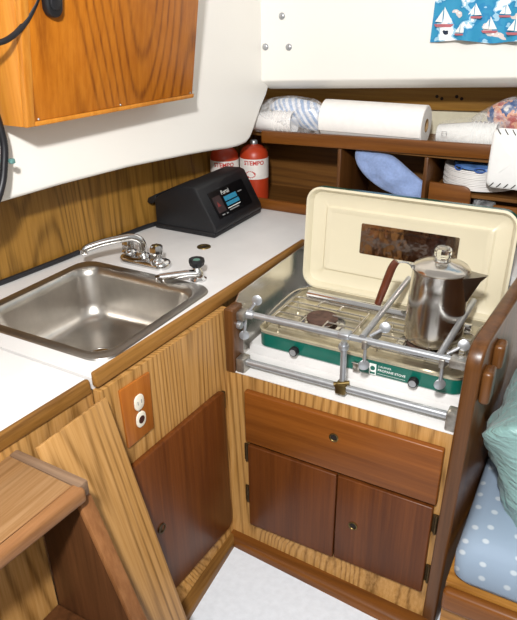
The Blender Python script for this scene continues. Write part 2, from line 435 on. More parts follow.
# white moulded liner over it
def liner():
    zs = [(-1.6, .465), (-.9, .462), (-.23, .466), (-.08, .470), (.15, .470), (.387, .460), (.5, .453), (.575, .446), (.625, .4455), (.662, .449), (.685, .463), (.703, .487), (.722, .518), (.745, .554), (.775, .592), (.79, .62), (.80, .66), (.80, 1.5), (-1.6, 1.5)]
    bm = B()
    # loops from hull side to the rounded room edge
    def loop(inset, dx, lo):
        out = []
        for i, (y, z) in enumerate(zs):
            a = Vector(zs[i-1]); b = Vector(zs[(i+1) % len(zs)]); t = (b-a).normalized(); nrm = Vector((-t.y, t.x))
            if i in (0, len(zs)-1, len(zs)-2): nrm = Vector((0, 0))
            p = Vector((y, z))+nrm*inset
            out.append((-.41+.16*p.x+dx, p.x, p.y))
        return out
    R_ = .014; ls = [loop(0, -.024, 0)]
    for k in range(6):
        a = PI/2*k/5
        ls.append(loop(R_*(1-math.cos(a)), -R_*(1-math.sin(a)), 0))
    loops(bm, ls, cap_first=True)
    return bm
w = struct('wall_left.001', liner(), 'white')
# white front bulkhead with its rolled lower lip
def front():
    bm = B(); xs = [-.292+.1*i for i in range(16)]
    prof = [(.74, 1.5), (.745, .004), (.7465, .0), (.752, -.004), (.770, -.016), (.790, -.026), (.81, -.032), (.86, -.034), (.86, 1.5)]
    ls = []
    for x in xs:
        zb = .641+.0525*(x+.286)
        ls.append([(x, y, 1.5 if h == 1.5 else zb+h) for y, h in prof])
    return loops(bm, ls, cap_first=True)
struct('wall_front', front(), 'white', ang=60)
struct('wall_back', box(B(), (-.56, 1.03, .18), (1.25, 1.06, .66)), 'cream_wall')
# recess behind the stove
struct('wall_back.001', box(B(), (.0, .50, -.02), (.66, .515, .165)), 'laminate')
struct('wall_back.002', box(B(), (.70, .63, ZF), (1.5, 1.03, .2045)), 'white')
# rounded baseboards
def baseb(pts_front, pts_back):
    bm = B(); ls = []
    for f, b in zip(pts_front, pts_back):
        f, b = Vector(f), Vector(b)   # f: front at sole, b: top back
        up = Vector((0, 0, b.z-f.z)); back = Vector((b.x-f.x, b.y-f.y, 0))
        l = [f, f+up*.55]
        for k in range(1, 5):
            a = PI/2*k/4; l.append(f+up*(.55+.45*math.sin(a))+back*.45*(1-math.cos(a)))
        l += [f+up+back, f+back]
        ls.append([tuple(p) for p in l])
    return loops(bm, ls, cap_first=True)
struct('baseboard_front', baseb([(.0, -.036, ZF), (.62, -.080, ZF)], [(.0, -.0, ZF+.032), (.62, -.028, ZF+.030)]), 'dark_x')
struct('baseboard_left', baseb([(.024, -.02, ZF), (.056, -.42, ZF)], [(.0, .0, ZF+.032), (.020, -.42, ZF+.026)]), M['trim_y'])

# ------------------------------------------------------------------ countertops
def counter_main():
    bm = B()
    outer = [(-.60, -.425), (-.046, -.432), (-.016, .49), (.66, .49), (.66, 1.0), (-.51, 1.0)]
    hole = rrect(-.485, -.080, -.355, .03, .06)
    es = []
    for l in (outer, hole):
        vs = [bm.verts.new((x, y, ZC)) for x, y in l]
        for i in range(len(vs)): es.append(bm.edges.new((vs[i], vs[(i+1) % len(vs)])))
    bmesh.ops.triangle_fill(bm, edges=es, use_beauty=True)
    r = bmesh.ops.extrude_face_region(bm, geom=bm.faces[:])
    bmesh.ops.translate(bm, verts=[g for g in r['geom'] if isinstance(g, bmesh.types.BMVert)], vec=(0, 0, -.028))
    bmesh.ops.recalc_face_normals(bm, faces=bm.faces[:])
    return bm
ct = thing('countertop', 'white laminate countertop around the sink with worn brown wooden edge', 'countertop', (-.3, .1, ZC-.03))
obj('worktop', counter_main(), 'laminate', ct, ang=30)
def strip(a, b, w, h, bev=.005):
    """timber edging: a,b inner top ends, w outward +x, h down"""
    (ax, ay, az), (bx, by, bz) = a, b
    return hexa(B(), [(ax, ay, az-h), (bx, by, bz-h), (bx+w, by, bz-h), (ax+w, ay, az-h), (ax, ay, az), (bx, by, bz), (bx+w*.8, by, bz), (ax+w*.8, ay, az)], bev)
obj('edge_trim', strip((-.046, -.434, ZC+.015), (-.016, .495, ZC+.004), .016, .034, .004), 'trim_y', ct)
ct2 = thing('countertop', 'plain white laminate countertop section left of the sink, beyond the seam', 'countertop', (-.3, -.8, ZC-.03))
obj('worktop', hexa(B(), [(-.62, -1.5, ZC-.03), (-.128, -1.5, ZC-.03), (-.055, -.440, ZC-.03), (-.61, -.430, ZC-.03),
                          (-.62, -1.5, ZC-.001), (-.128, -1.5, ZC-.001), (-.055, -.440, ZC-.001), (-.61, -.430, ZC-.001)]), 'laminate', ct2)
obj('edge_trim', strip((-.128, -1.5, ZC+.002), (-.055, -.440, ZC+.002), .014, .032, .004), 'trim_y', ct2)

# ------------------------------------------------------------------ sink cabinet
K = .06   # the sink front is a touch out of square
sx = lambda y: K*y
def on_face(pts, t, bm=None, bev=.004, base_off=0):
    """slab on the sink cabinet front from (y,z) corners, t thick"""
    return prism(bm or B(), [(sx(y)+base_off, y, z) for y, z in pts], (t, 0, 0), bev)
sc_ = thing('sink_cabinet', 'oak veneer cabinet under the sink, door half hidden by the leaning panel', 'cabinet', (-.2, -.2, ZF))
bm = B(); prof = [(0, .178), (0, -.53), (1, -.576)]
ls = []
for y in (.02, -.20, -.434):
    l = [(sx(y)+(k*(.004-sx(y)*1.5) if k else 0), y, z) for k, z in prof]
    ls.append(l+[(sx(y)-.02, y, -.576), (sx(y)-.02, y, .178)])
loops(bm, ls, cap_first=True); obj('front_panel', bm, 'oak', sc_, ang=20)
obj('side_panel', hexa(B(), [(-.065, -.436, -.55), (-.046, -.436, -.55), (-.118, -1.5, -.55), (-.137, -1.5, -.55), (-.065, -.436, .177), (-.046, -.436, .177), (-.118, -1.5, .177), (-.137, -1.5, .177)]), 'oak', sc_)
d = obj('door', on_face([(-.034, -.048), (-.025, -.51), (-.04, -.525), (-.430, -.527), (-.43, -.047), (-.060, -.041), (-.040, -.042)], .017), 'teak_door', sc_)
for z in (-.075,):
    obj('hinge', box(B(), (.001, -.036, z-.028), (.012, -.026, z+.028), .003), 'dark_brass', d)
obj('finger_hole', lathe(B(), [(.0, .0), (.010, .0), (.010, .003), (.014, .003), (.014, 0)], (sx(-.322)+.0172, -.322, -.283), (1, 0, 0), 20, cap=False), 'dark_brass', d)

ou = thing('power_outlet', 'ivory two-socket power outlet on a brown wooden plate below counter edge', 'outlet', (0, -.37, .02))
pl = obj('cover_plate', on_face([(-.294, .154), (-.298, .005), (-.384, .002), (-.388, .156)], .007, bev=.003), 'outlet_wood', ou)
for k, (y, z) in enumerate(((-.339, .100), (-.339, .055))):
    bm = B(); R = [(y+a*.8, z+b) for a, b in rrect(-.019, .019, -.019, .019, .015, 5)]
    prism(bm, [(sx(y)+.0068, a, b) for a, b in R], (.004, 0, 0), .001)
    rc = obj('receptacle', bm, 'ivory', ou, label='ivory socket with a dark worn centre' if k else None)
    bm = B()
    if k == 0:
        for dy in (-.006, .006): box(bm, (sx(y)+.0105, y+dy-.0012, z-.004), (sx(y)+.0112, y+dy+.0012, z+.005))
        obj('slots', bm, 'grey_ink', rc)
    else:
        obj('burnt_centre', lathe(B(), [(0, 0), (.0095, 0), (.0095, .001), (0, .001)], (sx(y)+.0105, y, z), (1, 0, 0), 20), 'socket', rc)
obj('screw', lathe(B(), [(0, .0), (.004, 0), (.003, .002), (0, .0025)], (sx(-.339)+.0068, -.339, .0775), (1, 0, 0), 14), 'chrome', ou)

# ------------------------------------------------------------------ stove cabinet
st = thing('stove_cabinet', 'oak veneer cabinet under the stove with one drawer and two doors', 'cabinet', (.3, .1, ZF))
bm = B()
fr = [(.001, .0, .0), (.001, 0, -.52), (.001, -.004, -.575), (.606, -.030, -.575), (.606, 0, -.52), (.606, 0, 0)]
va = [bm.verts.new(p) for p in fr]
vb = [bm.verts.new((p[0], .03, p[2])) for p in fr]
for q in ((0, 1, 4, 5), (1, 2, 3, 4)):
    bm.faces.new([va[i] for i in q]); bm.faces.new([vb[i] for i in q][::-1])
for i in range(6): bm.faces.new((va[i], va[(i+1) % 6], vb[(i+1) % 6], vb[i]))
bmesh.ops.recalc_face_normals(bm, faces=bm.faces[:])
obj('front_panel', bm, 'oak', st, ang=20)
dr = obj('drawer', box(B(), (.063, -.019, -.202), (.589, -.0, -.037), .005, 3), 'teak_drawer', st)
def finger_hole(parent, x, y, z):
    bm = B(); lathe(bm, [(.0085, .0), (.0125, .0), (.0125, .002), (.0100, .0028), (.0085, .001)], (x, y, z), (0, -1, 0), 24, cap=False)
    obj('finger_ring', bm, 'brass', parent)
    obj('finger_hole', lathe(B(), [(0, .0), (.0085, .0), (.0085, .0004), (0, .0006)], (x, y, z), (0, -1, 0), 20), 'hole', parent)
finger_hole(dr, .322, -.019, -.094)
d1 = obj('door', box(B(), (.0695, -.018, -.504), (.3335, 0, -.2125), .004, 3), 'teak_door', st)
d2 = obj('door', box(B(), (.3365, -.018, -.500), (.583, 0, -.2125), .004, 3), 'teak_door', st)
finger_hole(d2, .387, -.018, -.360)
def hinge(par, x, z):
    bm = B(); box(bm, (x-.009, -.004, z-.028), (x+.009, .001, z+.028), .001)
    tube(bm, [(x, -.006, z-.028), (x, -.006, z+.028)], .0045, 10)
    for dz in (-.018, .018): lathe(bm, [(0, 0), (.003, 0), (.002, .002), (0, .002)], (x+.006, -.004, z+dz), (0, -1, 0), 8)
    obj('hinge', bm, 'dark_brass', par)
for z in (-.250, -.400): hinge(d1, .0605, z)
for z in (-.270, -.440): hinge(d2, .592, z)
# white ledge on which the stove stands
lg = thing('stove_ledge', 'white painted ledge with a raised platform beneath the green camp stove', 'ledge', (.3, .25, 0))
obj('shelf_board', box(B(), (.0015, -.0005, .0003), (.606, .499, .005), .0015), 'laminate', lg)
obj('platform', box(B(), (.012, .104, .0045), (.606, .46, .034), .003), 'laminate', lg)
# steel splash sheet on the left side of the recess
sp = prism(B(), [(.001, .045, .004), (.001, .497, .004), (.001, .497, .197), (.001, .075, .197), (.001, .045, .17)], (.0025, 0, 0))
tag(obj('splash_guard', sp, 'sheet'), 'shiny steel sheet lining the left side of the stove recess', 'splash guard')

# ------------------------------------------------------------------ divider on the right of the stove
dv = thing('divider_panel', 'dark varnished wooden divider between the stove and the bench', 'divider', (.63, .2, ZF))
PX = lambda y: .606+.075*(y+.03)
T_ = .034
def dpanel():
    bm = B(); prof = [(.62, ZF), (-.03, ZF), (-.03, .19)]
    for k in range(1, 6):
        a = PI/2*k/5; prof.append((-.03+.05*(1-math.cos(a)), .19+.055*math.sin(a)))
    prof += [(.2, .25), (.45, .252), (.62, .254)]
    b2 = B(); a = [b2.verts.new((PX(y)-(.012 if z < -.3 else 0)*max(0, (-.3-z)/.3), y, z)) for y, z in prof]
    c = [b2.verts.new((v.co.x+T_, v.co.y, v.co.z)) for v in a]; n = len(a)
    b2.faces.new(a); b2.faces.new(c[::-1])
    for i in range(n): b2.faces.new((a[i], a[(i+1) % n], c[(i+1) % n], c[i]))
    bmesh.ops.recalc_face_normals(b2, faces=b2.faces[:])
    es = [e for e in b2.edges if abs(e.verts[0].co.x-e.verts[1].co.x) < .03 and not (e.verts[0].co.y > .6 and e.verts[1].co.y > .6)]
    bmesh.ops.bevel(b2, geom=es, offset=.006, segments=3, affect='EDGES', profile=.5)
    join(bm, b2); return bm
obj('panel', dpanel(), 'dark_z', dv)
for k, (y0, y1, z0, z1) in enumerate(((-.018, .030, .108, .188), (.060, .105, .155, .215))):
    x0 = PX((y0+y1)/2)+T_-.002
    bm = B(); box(bm, (x0, y0, z0), (x0+.024, y1, z1), .009, 3)
    obj('backing_block', bm, 'dark_z', dv)

# ------------------------------------------------------------------ bench at the right
bn = thing('bench', 'built-in wooden bench base under the dotted blue cushion', 'bench', (1.0, .2, ZF))
obj('seat_board', box(B(), (.648, -.100, -.36), (1.45, .62, -.335), .004), 'bench', bn)
obj('front_rail', box(B(), (.648, -.125, -.405), (1.45, -.098, -.342), .010, 3), 'dark_x', bn)
obj('front_board', box(B(), (.648, -.096, ZF), (1.45, -.075, -.40)), 'bench', bn)
def cushion():
    bm = B(); ls = []
    x0, x1, y0, y1 = .658, 1.40, -.100, .60
    for dz, ins in ((0, .025), (.006, .008), (.022, 0), (.075, -.002), (.105, .004), (.122, .016), (.130, .035), (.134, .07), (.137, .13)):
        ls.append([(x, y, -.334+dz) for x, y in rrect(x0+ins, x1-ins, y0+ins, y1-ins, .03+ins*.6, 6)])
    loops(bm, ls, cap_first=True)
    bmesh.ops.subdivide_edges(bm, edges=[e for e in bm.edges if e.calc_length() > .2], cuts=6, use_grid_fill=True)
    for v in bm.verts: v.co += Vector((0, 0, noise.noise(v.co*7)*.004))
    return bm
tag(obj('seat_cushion', cushion(), 'dots', ang=70), 'pale blue seat cushion with white dots on the wooden bench', 'cushion')

# ------------------------------------------------------------------ camp stove
S0, S1, SY0, SY1 = .040, .590, .100, .420
ZB, ZT = .0345, .085
cs = thing('camp_stove', 'open green two-burner camp stove with cream lid raised behind it', 'camp stove', (.315, .26, ZB))
def rl(ins, z, r): return [(x, y, z) for x, y in rrect(S0+ins, S1-ins, SY0+ins, SY1-ins, max(.004, r-ins), 6)]
bm = B(); loops(bm, [rl(.006, ZB, .03), rl(.0, ZB+.006, .03), rl(0, ZT, .03), rl(.003, ZT+.0, .03), rl(.004, ZT-.02, .03), rl(.02, ZT-.021, .03)], cap_first=True, cap_last=True)
bd = obj('case', bm, 'green', cs)
bm = B(); loops(bm, [rl(-.003, ZT-.004, .03), rl(-.003, ZT+.003, .03), rl(.005, ZT+.003, .03), rl(.007, ZT-.012, .03), rl(.03, ZT-.019, .03)], cap_last=True)
obj('burner_pan', bm, 'pan', cs)
# lid
LO = Vector((.320, .423, .088)); LV = Vector((0, .085, .996)).normalized(); LU = Vector((1, 0, 0)); LN = Vector((0, -LV.z, LV.y))
def lp(u, v, n=0): return tuple(LO+LU*u+LV*v+LN*n)
LH = .309; LW = .297
def ll(ins, n, r): return [lp(u, v, n) for u, v in rrect(-LW+ins, LW-ins, ins, LH-ins, max(.006, r-ins), 8)]
bm = B(); loops(bm, [ll(.004, -.028, .045), ll(0, -.022, .045), ll(0, .0, .045)], cap_first=True, cap_last=False)
lid = obj('lid', bm, 'green', cs)
bm = B(); loops(bm, [ll(0, .0, .045), ll(.0, .004, .045), ll(.006, .005, .045), ll(.010, .0, .045), ll(.016, -.014, .045), ll(.030, -.020, .045), ll(.055, -.021, .045), ll(.060, -.016, .045), ll(.068, -.016, .045), ll(.074, -.019, .045)], cap_last=True)
obj('lid_lining', bm, 'cream', lid, label='cream enamelled inner face')
bm = B(); q = [lp(u, v, -.0178) for u, v in rrect(-.128, .152, .126, .216, .004, 3)]
prism(bm, q, LN*.001)
fo = obj('instruction_plate', bm, 'foil', lid, label='shiny foil plate with fine print')
bm = B(); text_bm(bm, 'IMPORTANT: READ THESE LIGHTING INSTRUCTIONS', lp(-.108, .200, -.0166), LU, LV, .009, .0003)
obj('print', bm, 'hole', fo)
# burners and grates
for bx in (.168, .452):
    by = .245
    bu = obj('burner', lathe(B(), [(.0, .0), (.062, .0), (.066, .004), (.060, .006), (.034, .004), (.030, .012), (0, .013)], (bx, by, ZT-.0185), (0, 0, 1), 32), 'chrome', cs)
    bm = B(); lathe(bm, [(.0, 0), (.036, 0), (.044, .004), (.044, .010), (.034, .015), (.012, .013), (0, .013)], (bx, by, ZT-.008), (0, 0, 1), 32)
    obj('burner_cap', bm, 'rust', bu)
    bm = B(); z = ZT+.012; r = .0022
    x0, x1, y0, y1 = bx-.115, bx+.115, .135, .318
    tube(bm, [(x, y, z) for x, y in rrect(x0, x1, y0, y1, .015, 4)], r, 8, closed=True)
    for t in (.2, .38, .62, .8):
        y = y0+(y1-y0)*t
        if t in (.38, .62):
            tube(bm, [(x0, y, z), (bx-.03, y, z+.001)], r, 8); tube(bm, [(bx+.03, y, z+.001), (x1, y, z)], r, 8)
        else: tube(bm, [(x0, y, z), (x1, y, z)], r, 8)
    for t in (.36, .64):
        x = x0+(x1-x0)*t
        tube(bm, [(x, y0, z), (x, by-.035, z+.001)], r, 8); tube(bm, [(x, by+.035, z+.001), (x, y1, z)], r, 8)
    for x in (x0+.02, x1-.02):
        for y in (y0+.03, y1-.03): tube(bm, [(x, y, z), (x, y, ZT-.016)], r, 8)
    obj('grate', bm, 'steel', cs)
# folding wire side stays and back tube
obj('fuel_tube', tube(B(), [(.082, .340, ZT+.012), (.092, .340, ZT+.012), (.555, .340, ZT+.012)], .0165, 20), 'chrome', cs)
for x, s in ((S0+.012, 1), (S1-.012, -1)):
    bm = B(); tube(bm, [(x, .135, ZT+.004), (x, .15, ZT+.03), (x, .30, ZT+.034), (x, .395, ZT+.006)], .002, 8, smooth=4)
    obj('wire_stay', bm, 'steel', cs)
for x in (.158, .4775):
    kb = obj('knob', lathe(B(), [(.0, .0), (.008, .0), (.0105, .006), (.0125, .008), (.0125, .020), (.011, .023), (.0, .023)], (x, SY0+.001, .055), (0, -1, 0), 20), 'black', cs)
    obj('knob_face', lathe(B(), [(0, 0), (.0095, 0), (.009, .001), (0, .0015)], (x, SY0-.0215, .055), (0, -1, 0), 18), 'alu', kb)
lt = obj('latch', box(B(), (.321, .089, .040), (.339, .1005, .066), .002), 'steel', cs)
bm = B(); tube(bm, [(.322, .090, .064), (.322, .082, .070), (.338, .082, .070), (.338, .090, .064)], .0016, 8); obj('latch_wire', bm, 'steel', lt)
YF = SY0-.0008
bm = B(); flatquad(bm, [(.3615, YF+.001, .0385), (.3795, YF+.001, .0385), (.3795, YF+.001, .0705), (.3615, YF+.001, .0705)], .0012, (0, -1, 0))
lgm = obj('maker_badge', bm, 'print_white', cs)
bm = B(); lathe(bm, [(0, 0), (.0062, 0), (.0062, .0006), (0, .0006)], (.3705, YF-.0002, .058), (0, -1, 0), 18)
box(bm, (.364, YF-.0006, .0415), (.377, YF-.0001, .047))
obj('badge_mark', bm, 'green', lgm)
bm = B(); text_bm(bm, '2-BURNER', (.384, YF, .0645), (1, 0, 0), (0, 0, 1), .0075, .0004)
text_bm(bm, 'PROPANE STOVE', (.384, YF, .0535), (1, 0, 0), (0, 0, 1), .0092, .0004, 'LEFT', .015)
box(bm, (.384, YF-.0004, .0455), (.455, YF, .0462))
obj('front_lettering', bm, 'print_white', cs)

# ------------------------------------------------------------------ percolator
cx, cy, z0 = .476, .250, ZT+.0145
pc = thing('coffee_percolator', 'polished steel percolator with glass knob standing on the right burner', 'coffee pot', (cx, cy, z0))
H_ = .192
bm = B(); lathe(bm, [(0, .001), (.064, .0), (.072, .003), (.0745, .010), (.074, .03), (.072, .09), (.0698, .15), (.0687, H_-.008), (.0705, H_-.004), (.0705, H_), (.0665, H_), (.0655, H_-.006), (0, H_-.006)], (cx, cy, z0), seg=48)
obj('body', bm, 'pot', pc)
ld = obj('lid', lathe(B(), [(.0, H_-.004), (.067, H_-.003), (.069, H_+.002), (.065, H_+.007), (.045, H_+.014), (.027, H_+.018), (.021, H_+.020), (.021, H_+.022), (0, H_+.022)], (cx, cy, z0), seg=48), 'pot', pc)
bm = B(); lathe(bm, [(.0, 0), (.0165, 0), (.017, .006), (.0185, .010), (.0205, .014), (.0215, .020), (.0205, .028), (.017, .033), (.009, .036), (0, .036)], (cx, cy, z0+H_+.021), seg=10)
obj('glass_knob', bm, 'glass', ld, smooth=False)
# spout: folded wedge towards +x
sd = Vector((math.cos(math.radians(-4)), math.sin(math.radians(-4)), 0)); sl = Vector((-sd.y, sd.x, 0))
def spt(r, s, z): return tuple(Vector((cx, cy, z0))+sd*r+sl*s+Vector((0, 0, z)))
bm = B()
top = [spt(.063, -.030, H_-.004), spt(.085, -.018, H_-.001), spt(.112, -.004, H_+.004), spt(.112, .004, H_+.004), spt(.085, .018, H_-.001), spt(.063, .030, H_-.004)]
mid = [spt(.060, -.022, H_-.04), spt(.078, -.012, H_-.032), spt(.098, -.003, H_-.014), spt(.098, .003, H_-.014), spt(.078, .012, H_-.032), spt(.060, .022, H_-.04)]
low = [spt(.067, -.006, H_-.082), spt(.070, -.003, H_-.078), spt(.073, -.001, H_-.072), spt(.073, .001, H_-.072), spt(.070, .003, H_-.078), spt(.067, .006, H_-.082)]
loops(bm, [low, mid, top], cap_first=True)
obj('spout', bm, plain('spout_steel', '#a9a49c', rough=.3, metal=1, noise_amt=.05), pc, ang=50)
# handle bracket and hanging wooden grip on the left
hd = Vector((-.93, -.36, 0)).normalized()
def hp(r, z, s=0): return tuple(Vector((cx, cy, z0))+hd*r+Vector((-hd.y, hd.x, 0))*s+Vector((0, 0, z)))
bm = B(); tube(bm, [hp(.066, H_-.004), hp(.080, H_+.010), hp(.100, H_+.012), hp(.116, H_+.006)], .0042, 10, smooth=4, flat=.5)
tube(bm, [hp(.068, H_+.004, -.008), hp(.068, H_+.004, .008)], .0055, 10)
hb = obj('handle_bracket', bm, 'chrome', pc)
bm = B(); tube(bm, [hp(.108, H_+.014), hp(.118, H_-.004), hp(.131, H_-.05), hp(.146, H_-.105)], lambda t: .0072+.0012*math.sin(PI*t), 12, smooth=4, flat=1.25)
obj('grip', bm, 'handle_wood', hb, label='brown wooden grip')

# ------------------------------------------------------------------ fiddle rails around the stove
fr_ = thing('stove_fiddle_rail', 'aluminium pot rail with two arms clamped around the stove front', 'pot rail', (.3, .03, 0))
obj('mounting_post', box(B(), (.0025, -.006, .001), (.030, .046, .186), .004, 3), 'dark_z', fr_, label='dark wooden mounting post')
ZU, YU, ZL, YL = .165, .034, .031, .018
obj('upper_rail', tube(B(), [(.058, YU, ZU), (.585, YU, ZU+.006)], .0082, 16), 'alu', fr_)
obj('lower_rail', tube(B(), [(.050, YL, ZL), (.586, YL, ZL+.006)], .0092, 16), 'alu', fr_)
def wing(parent, p, dirv, L=.026):
    """thumb screw: stem and flat disc"""
    p = Vector(p); dirv = Vector(dirv).normalized(); bm = B()
    tube(bm, [p, p+dirv*L], lambda t: .0035+.0012*t, 10)
    c = p+dirv*(L+.010)
    n = Vector((.44, -.75, .45)); n = (n-dirv*n.dot(dirv)).normalized()
    lathe(bm, [(0, -.0018), (.0120, -.0018), (.0135, -.0008), (.0135, .0008), (.0120, .0018), (0, .0018)], c, n, 20)
    obj('thumb_screw', bm, 'alu', parent)
# end brackets
b1 = obj('bracket', box(B(), (.029, .010, ZU-.014), (.052, .046, ZU+.010), .004), 'bracket', fr_)
bm = B(); lathe(bm, [(0, 0), (.010, 0), (.012, .004), (.010, .012), (0, .013)], (.030, .018, ZU-.028), (1, 0, 0), 16); obj('bolt', bm, 'alu', fr_)
obj('bracket', tube(B(), [(.050, .030, ZU+.002), (.066, YU, ZU)], .012, 14), 'alu', fr_)
b2_ = obj('bracket', box(B(), (.566, .016, ZU-.006), (.605, .050, ZU+.016), .004), 'bracket', fr_)
b3 = obj('bracket', box(B(), (.030, .000, .001), (.056, .036, ZL+.014), .004), 'bracket', fr_)
b4 = obj('bracket', box(B(), (.578, .000, .006), (.6055, .038, ZL+.022), .004), 'bracket', fr_)
# centre stanchion
XS = .318
obj('stanchion', tube(B(), [(XS, .029, ZU-.01), (XS+.004, .022, ZL+.012)], .0078, 14), 'alu', fr_)
bm = B(); box(bm, (XS-.016, .020, ZU-.002), (XS+.014, .050, ZU+.014), .005, 3); lathe(bm, [(0, 0), (.012, 0), (.0135, .006), (.012, .012), (0, .012)], (XS, .028, ZU-.030), (0, 0, 1), 16)
obj('clamp', bm, 'alu', fr_)
bm = B(); box(bm, (XS-.010, .004, ZL-.012), (XS+.018, .034, ZL+.016), .004); tube(bm, [(XS-.014, .010, ZL+.010), (XS+.022, .022, ZL+.018)], .006, 10)
obj('clamp', bm, 'brass', fr_)
for xa, xb, y1 in ((.361, .356, .415), (.541, .548, .350)):
    ar = obj('pot_arm', tube(B(), [(xa, .030, ZU+.011), (xb, y1, ZU+.011)], .0080, 14), 'alu', fr_)
    bm = B(); hexa(bm, [(xa+.002, .022, ZU-.016), (xa+.014, .022, ZU-.016), (xa+.034, .075, ZU+.000), (xa+.022, .075, ZU+.000),
                        (xa+.002, .022, ZU+.006), (xa+.014, .022, ZU+.006), (xa+.034, .075, ZU+.018), (xa+.022, .075, ZU+.018)], .002)
    cl = obj('clamp', bm, 'bracket', ar)
    wing(cl, (xa+.010, .030, ZU-.014), (.0, -.05, -1), .036)
    wing(cl, (xa+.014, .045, ZU+.012), (.75, .35, .55), .030)
wing(b1, (.047, .030, ZU-.016), (-.1, -.05, -1), .036)
wing(b1, (.052, .030, ZU+.004), (.5, .25, .8), .034)

# ------------------------------------------------------------------ sink, faucet, pump, fitting
sk = thing('kitchen_sink', 'square stainless steel sink set into the white counter', 'sink', (-.28, -.17, ZC-.15))
X0, X1, Y0, Y1 = -.508, -.058, -.382, .052
def sl_(ins, z, r, b=0): return [(x, y, z) for x, y in rrect(X0+ins, X1-ins, Y0+ins, Y1-ins-b, r, 8)]
bm = B(); loops(bm, [sl_(-.001, ZC+.0005, .05), sl_(.001, ZC+.004, .05), sl_(.010, ZC+.0052, .05), sl_(.022, ZC+.0035, .052), sl_(.026, ZC+.002, .055)], cap_last=False)
obj('rim', bm, 'steel_rim', sk)
bm = B(); loops(bm, [sl_(.026, ZC+.002, .055), sl_(.032, ZC-.004, .056), sl_(.036, ZC-.02, .058), sl_(.044, ZC-.10, .062), sl_(.050, ZC-.125, .062), sl_(.060, ZC-.138, .06), sl_(.078, ZC-.146, .05), sl_(.12, ZC-.149, .04), sl_(.19, ZC-.151, .012)], cap_last=True)
obj('basin', bm, 'steel', sk, ang=60)
dn = obj('drain', lathe(B(), [(0, .001), (.020, .001), (.030, .003), (.037, .003), (.040, .0005)], (-.283, -.167, ZC-.150), (0, 0, 1), 32), 'chrome', sk)
bm = B()
for k in range(8):
    a = k*PI/4; lathe(bm, [(0, 0), (.0032, 0), (.0032, .0006), (0, .0006)], (-.283+.012*math.cos(a), -.167+.012*math.sin(a), ZC-.1488), (0, 0, 1), 8)
obj('strainer_holes', bm, 'hole', dn)

fc = thing('faucet', 'chrome two-handle faucet with a curved spout behind the sink', 'faucet', (-.33, .108, ZC))
bm = B(); ls = []
for ins, z in ((0, 0), (0, .012), (.004, .018), (.012, .021)):
    ls.append([(x, y, ZC+z) for x, y in rrect(-.418+ins, -.250-ins, .082+ins, .140-ins, .026-ins, 6)])
loops(bm, ls, cap_first=True); obj('base_plate', bm, 'chrome', fc)
bm = B(); lathe(bm, [(.016, 0), (.018, .008), (.013, .014), (.013, .02)], (-.338, .111, ZC+.02), (0, 0, 1), 20)
tube(bm, [(-.338, .111, ZC+.035), (-.339, .111, ZC+.056), (-.345, .104, ZC+.074), (-.360, .088, ZC+.083), (-.385, .058, ZC+.082), (-.410, .028, ZC+.079), (-.436, -.004, ZC+.071), (-.444, -.014, ZC+.064)], lambda t: .0125-.002*t, 16, smooth=5)
lathe(bm, [(0, 0), (.011, 0), (.0125, .004), (.0125, .014), (0, .016)], (-.4435, -.0135, ZC+.055), (0, 0, 1), 18)
obj('spout', bm, 'chrome', fc)
for x, y in ((-.402, .124), (-.284, .104)):
    hk = obj('handle', lathe(B(), [(.022, 0), (.022, .012), (.015, .018), (.014, .024)], (x, y, ZC+.012), (0, 0, 1), 20), 'chrome', fc)
    bm = B()
    prof = []
    for k in range(24):
        a = 2*PI*k/24; r = .0175*(1+.12*math.cos(6*a)); prof.append((x+r*math.cos(a), y+r*math.sin(a)))
    loops(bm, [[(p[0]*1, p[1]*1, ZC+.032) for p in prof], [(p[0], p[1], ZC+.062) for p in prof], [((p[0]-x)*.75+x, (p[1]-y)*.75+y, ZC+.067) for p in prof]], cap_first=True)
    obj('grip', bm, 'chrome', hk)
    obj('index_cap', lathe(B(), [(0, 0), (.010, 0), (.009, .002), (0, .003)], (x, y, ZC+.0665), (0, 0, 1), 16), 'brass', hk)
pm = thing('hand_pump', 'small chrome hand pump faucet with a black knob at the sink corner', 'pump faucet', (-.125, .075, ZC))
bm = B(); lathe(bm, [(.024, 0), (.024, .005), (.018, .010), (.016, .026), (.012, .032), (.009, .040)], (-.132, .082, ZC), (0, 0, 1), 24)
obj('pump_body', bm, 'chrome', pm)
bm = B(); tube(bm, [(-.126, .080, ZC+.020), (-.150, .060, ZC+.022), (-.205, .010, ZC+.020)], lambda t: .0115-.001*t, 14)
lathe(bm, [(0, 0), (.010, 0), (.0125, .006), (.0125, .016), (0, .018)], (-.205, .010, ZC+.008), (0, 0, 1), 16)
obj('pump_spout', bm, 'chrome', pm)
bm = B(); lathe(bm, [(0, 0), (.012, 0), (.020, .008), (.0225, .018), (.021, .024), (.017, .025), (.010, .021), (0, .020)], (-.134, .084, ZC+.036), (0, 0, 1), 10)
kn = obj('pump_knob', bm, 'black', pm, ang=25)
obj('knob_insert', lathe(B(), [(0, 0), (.010, 0), (.009, .002), (0, .002)], (-.134, .084, ZC+.0562), (0, 0, 1), 16), plain('green_insert', '#5f8a7c', .4), kn)
bm = B(); lathe(bm, [(.0075, .001), (.014, .003), (.018, .0035), (.021, .0025), (.022, 0)], (-.257, .301, ZC), (0, 0, 1), 28, cap=False)
dp = thing('counter_fitting', 'small round brass fitting set flush in the counter before the charger', 'fitting', (-.257, .301, ZC))
obj('ring', bm, 'brass', dp); obj('socket', lathe(B(), [(0, .0008), (.0078, .0008), (.0078, .0012), (0, .0012)], (-.257, .301, ZC), (0, 0, 1), 20), 'hole', dp)

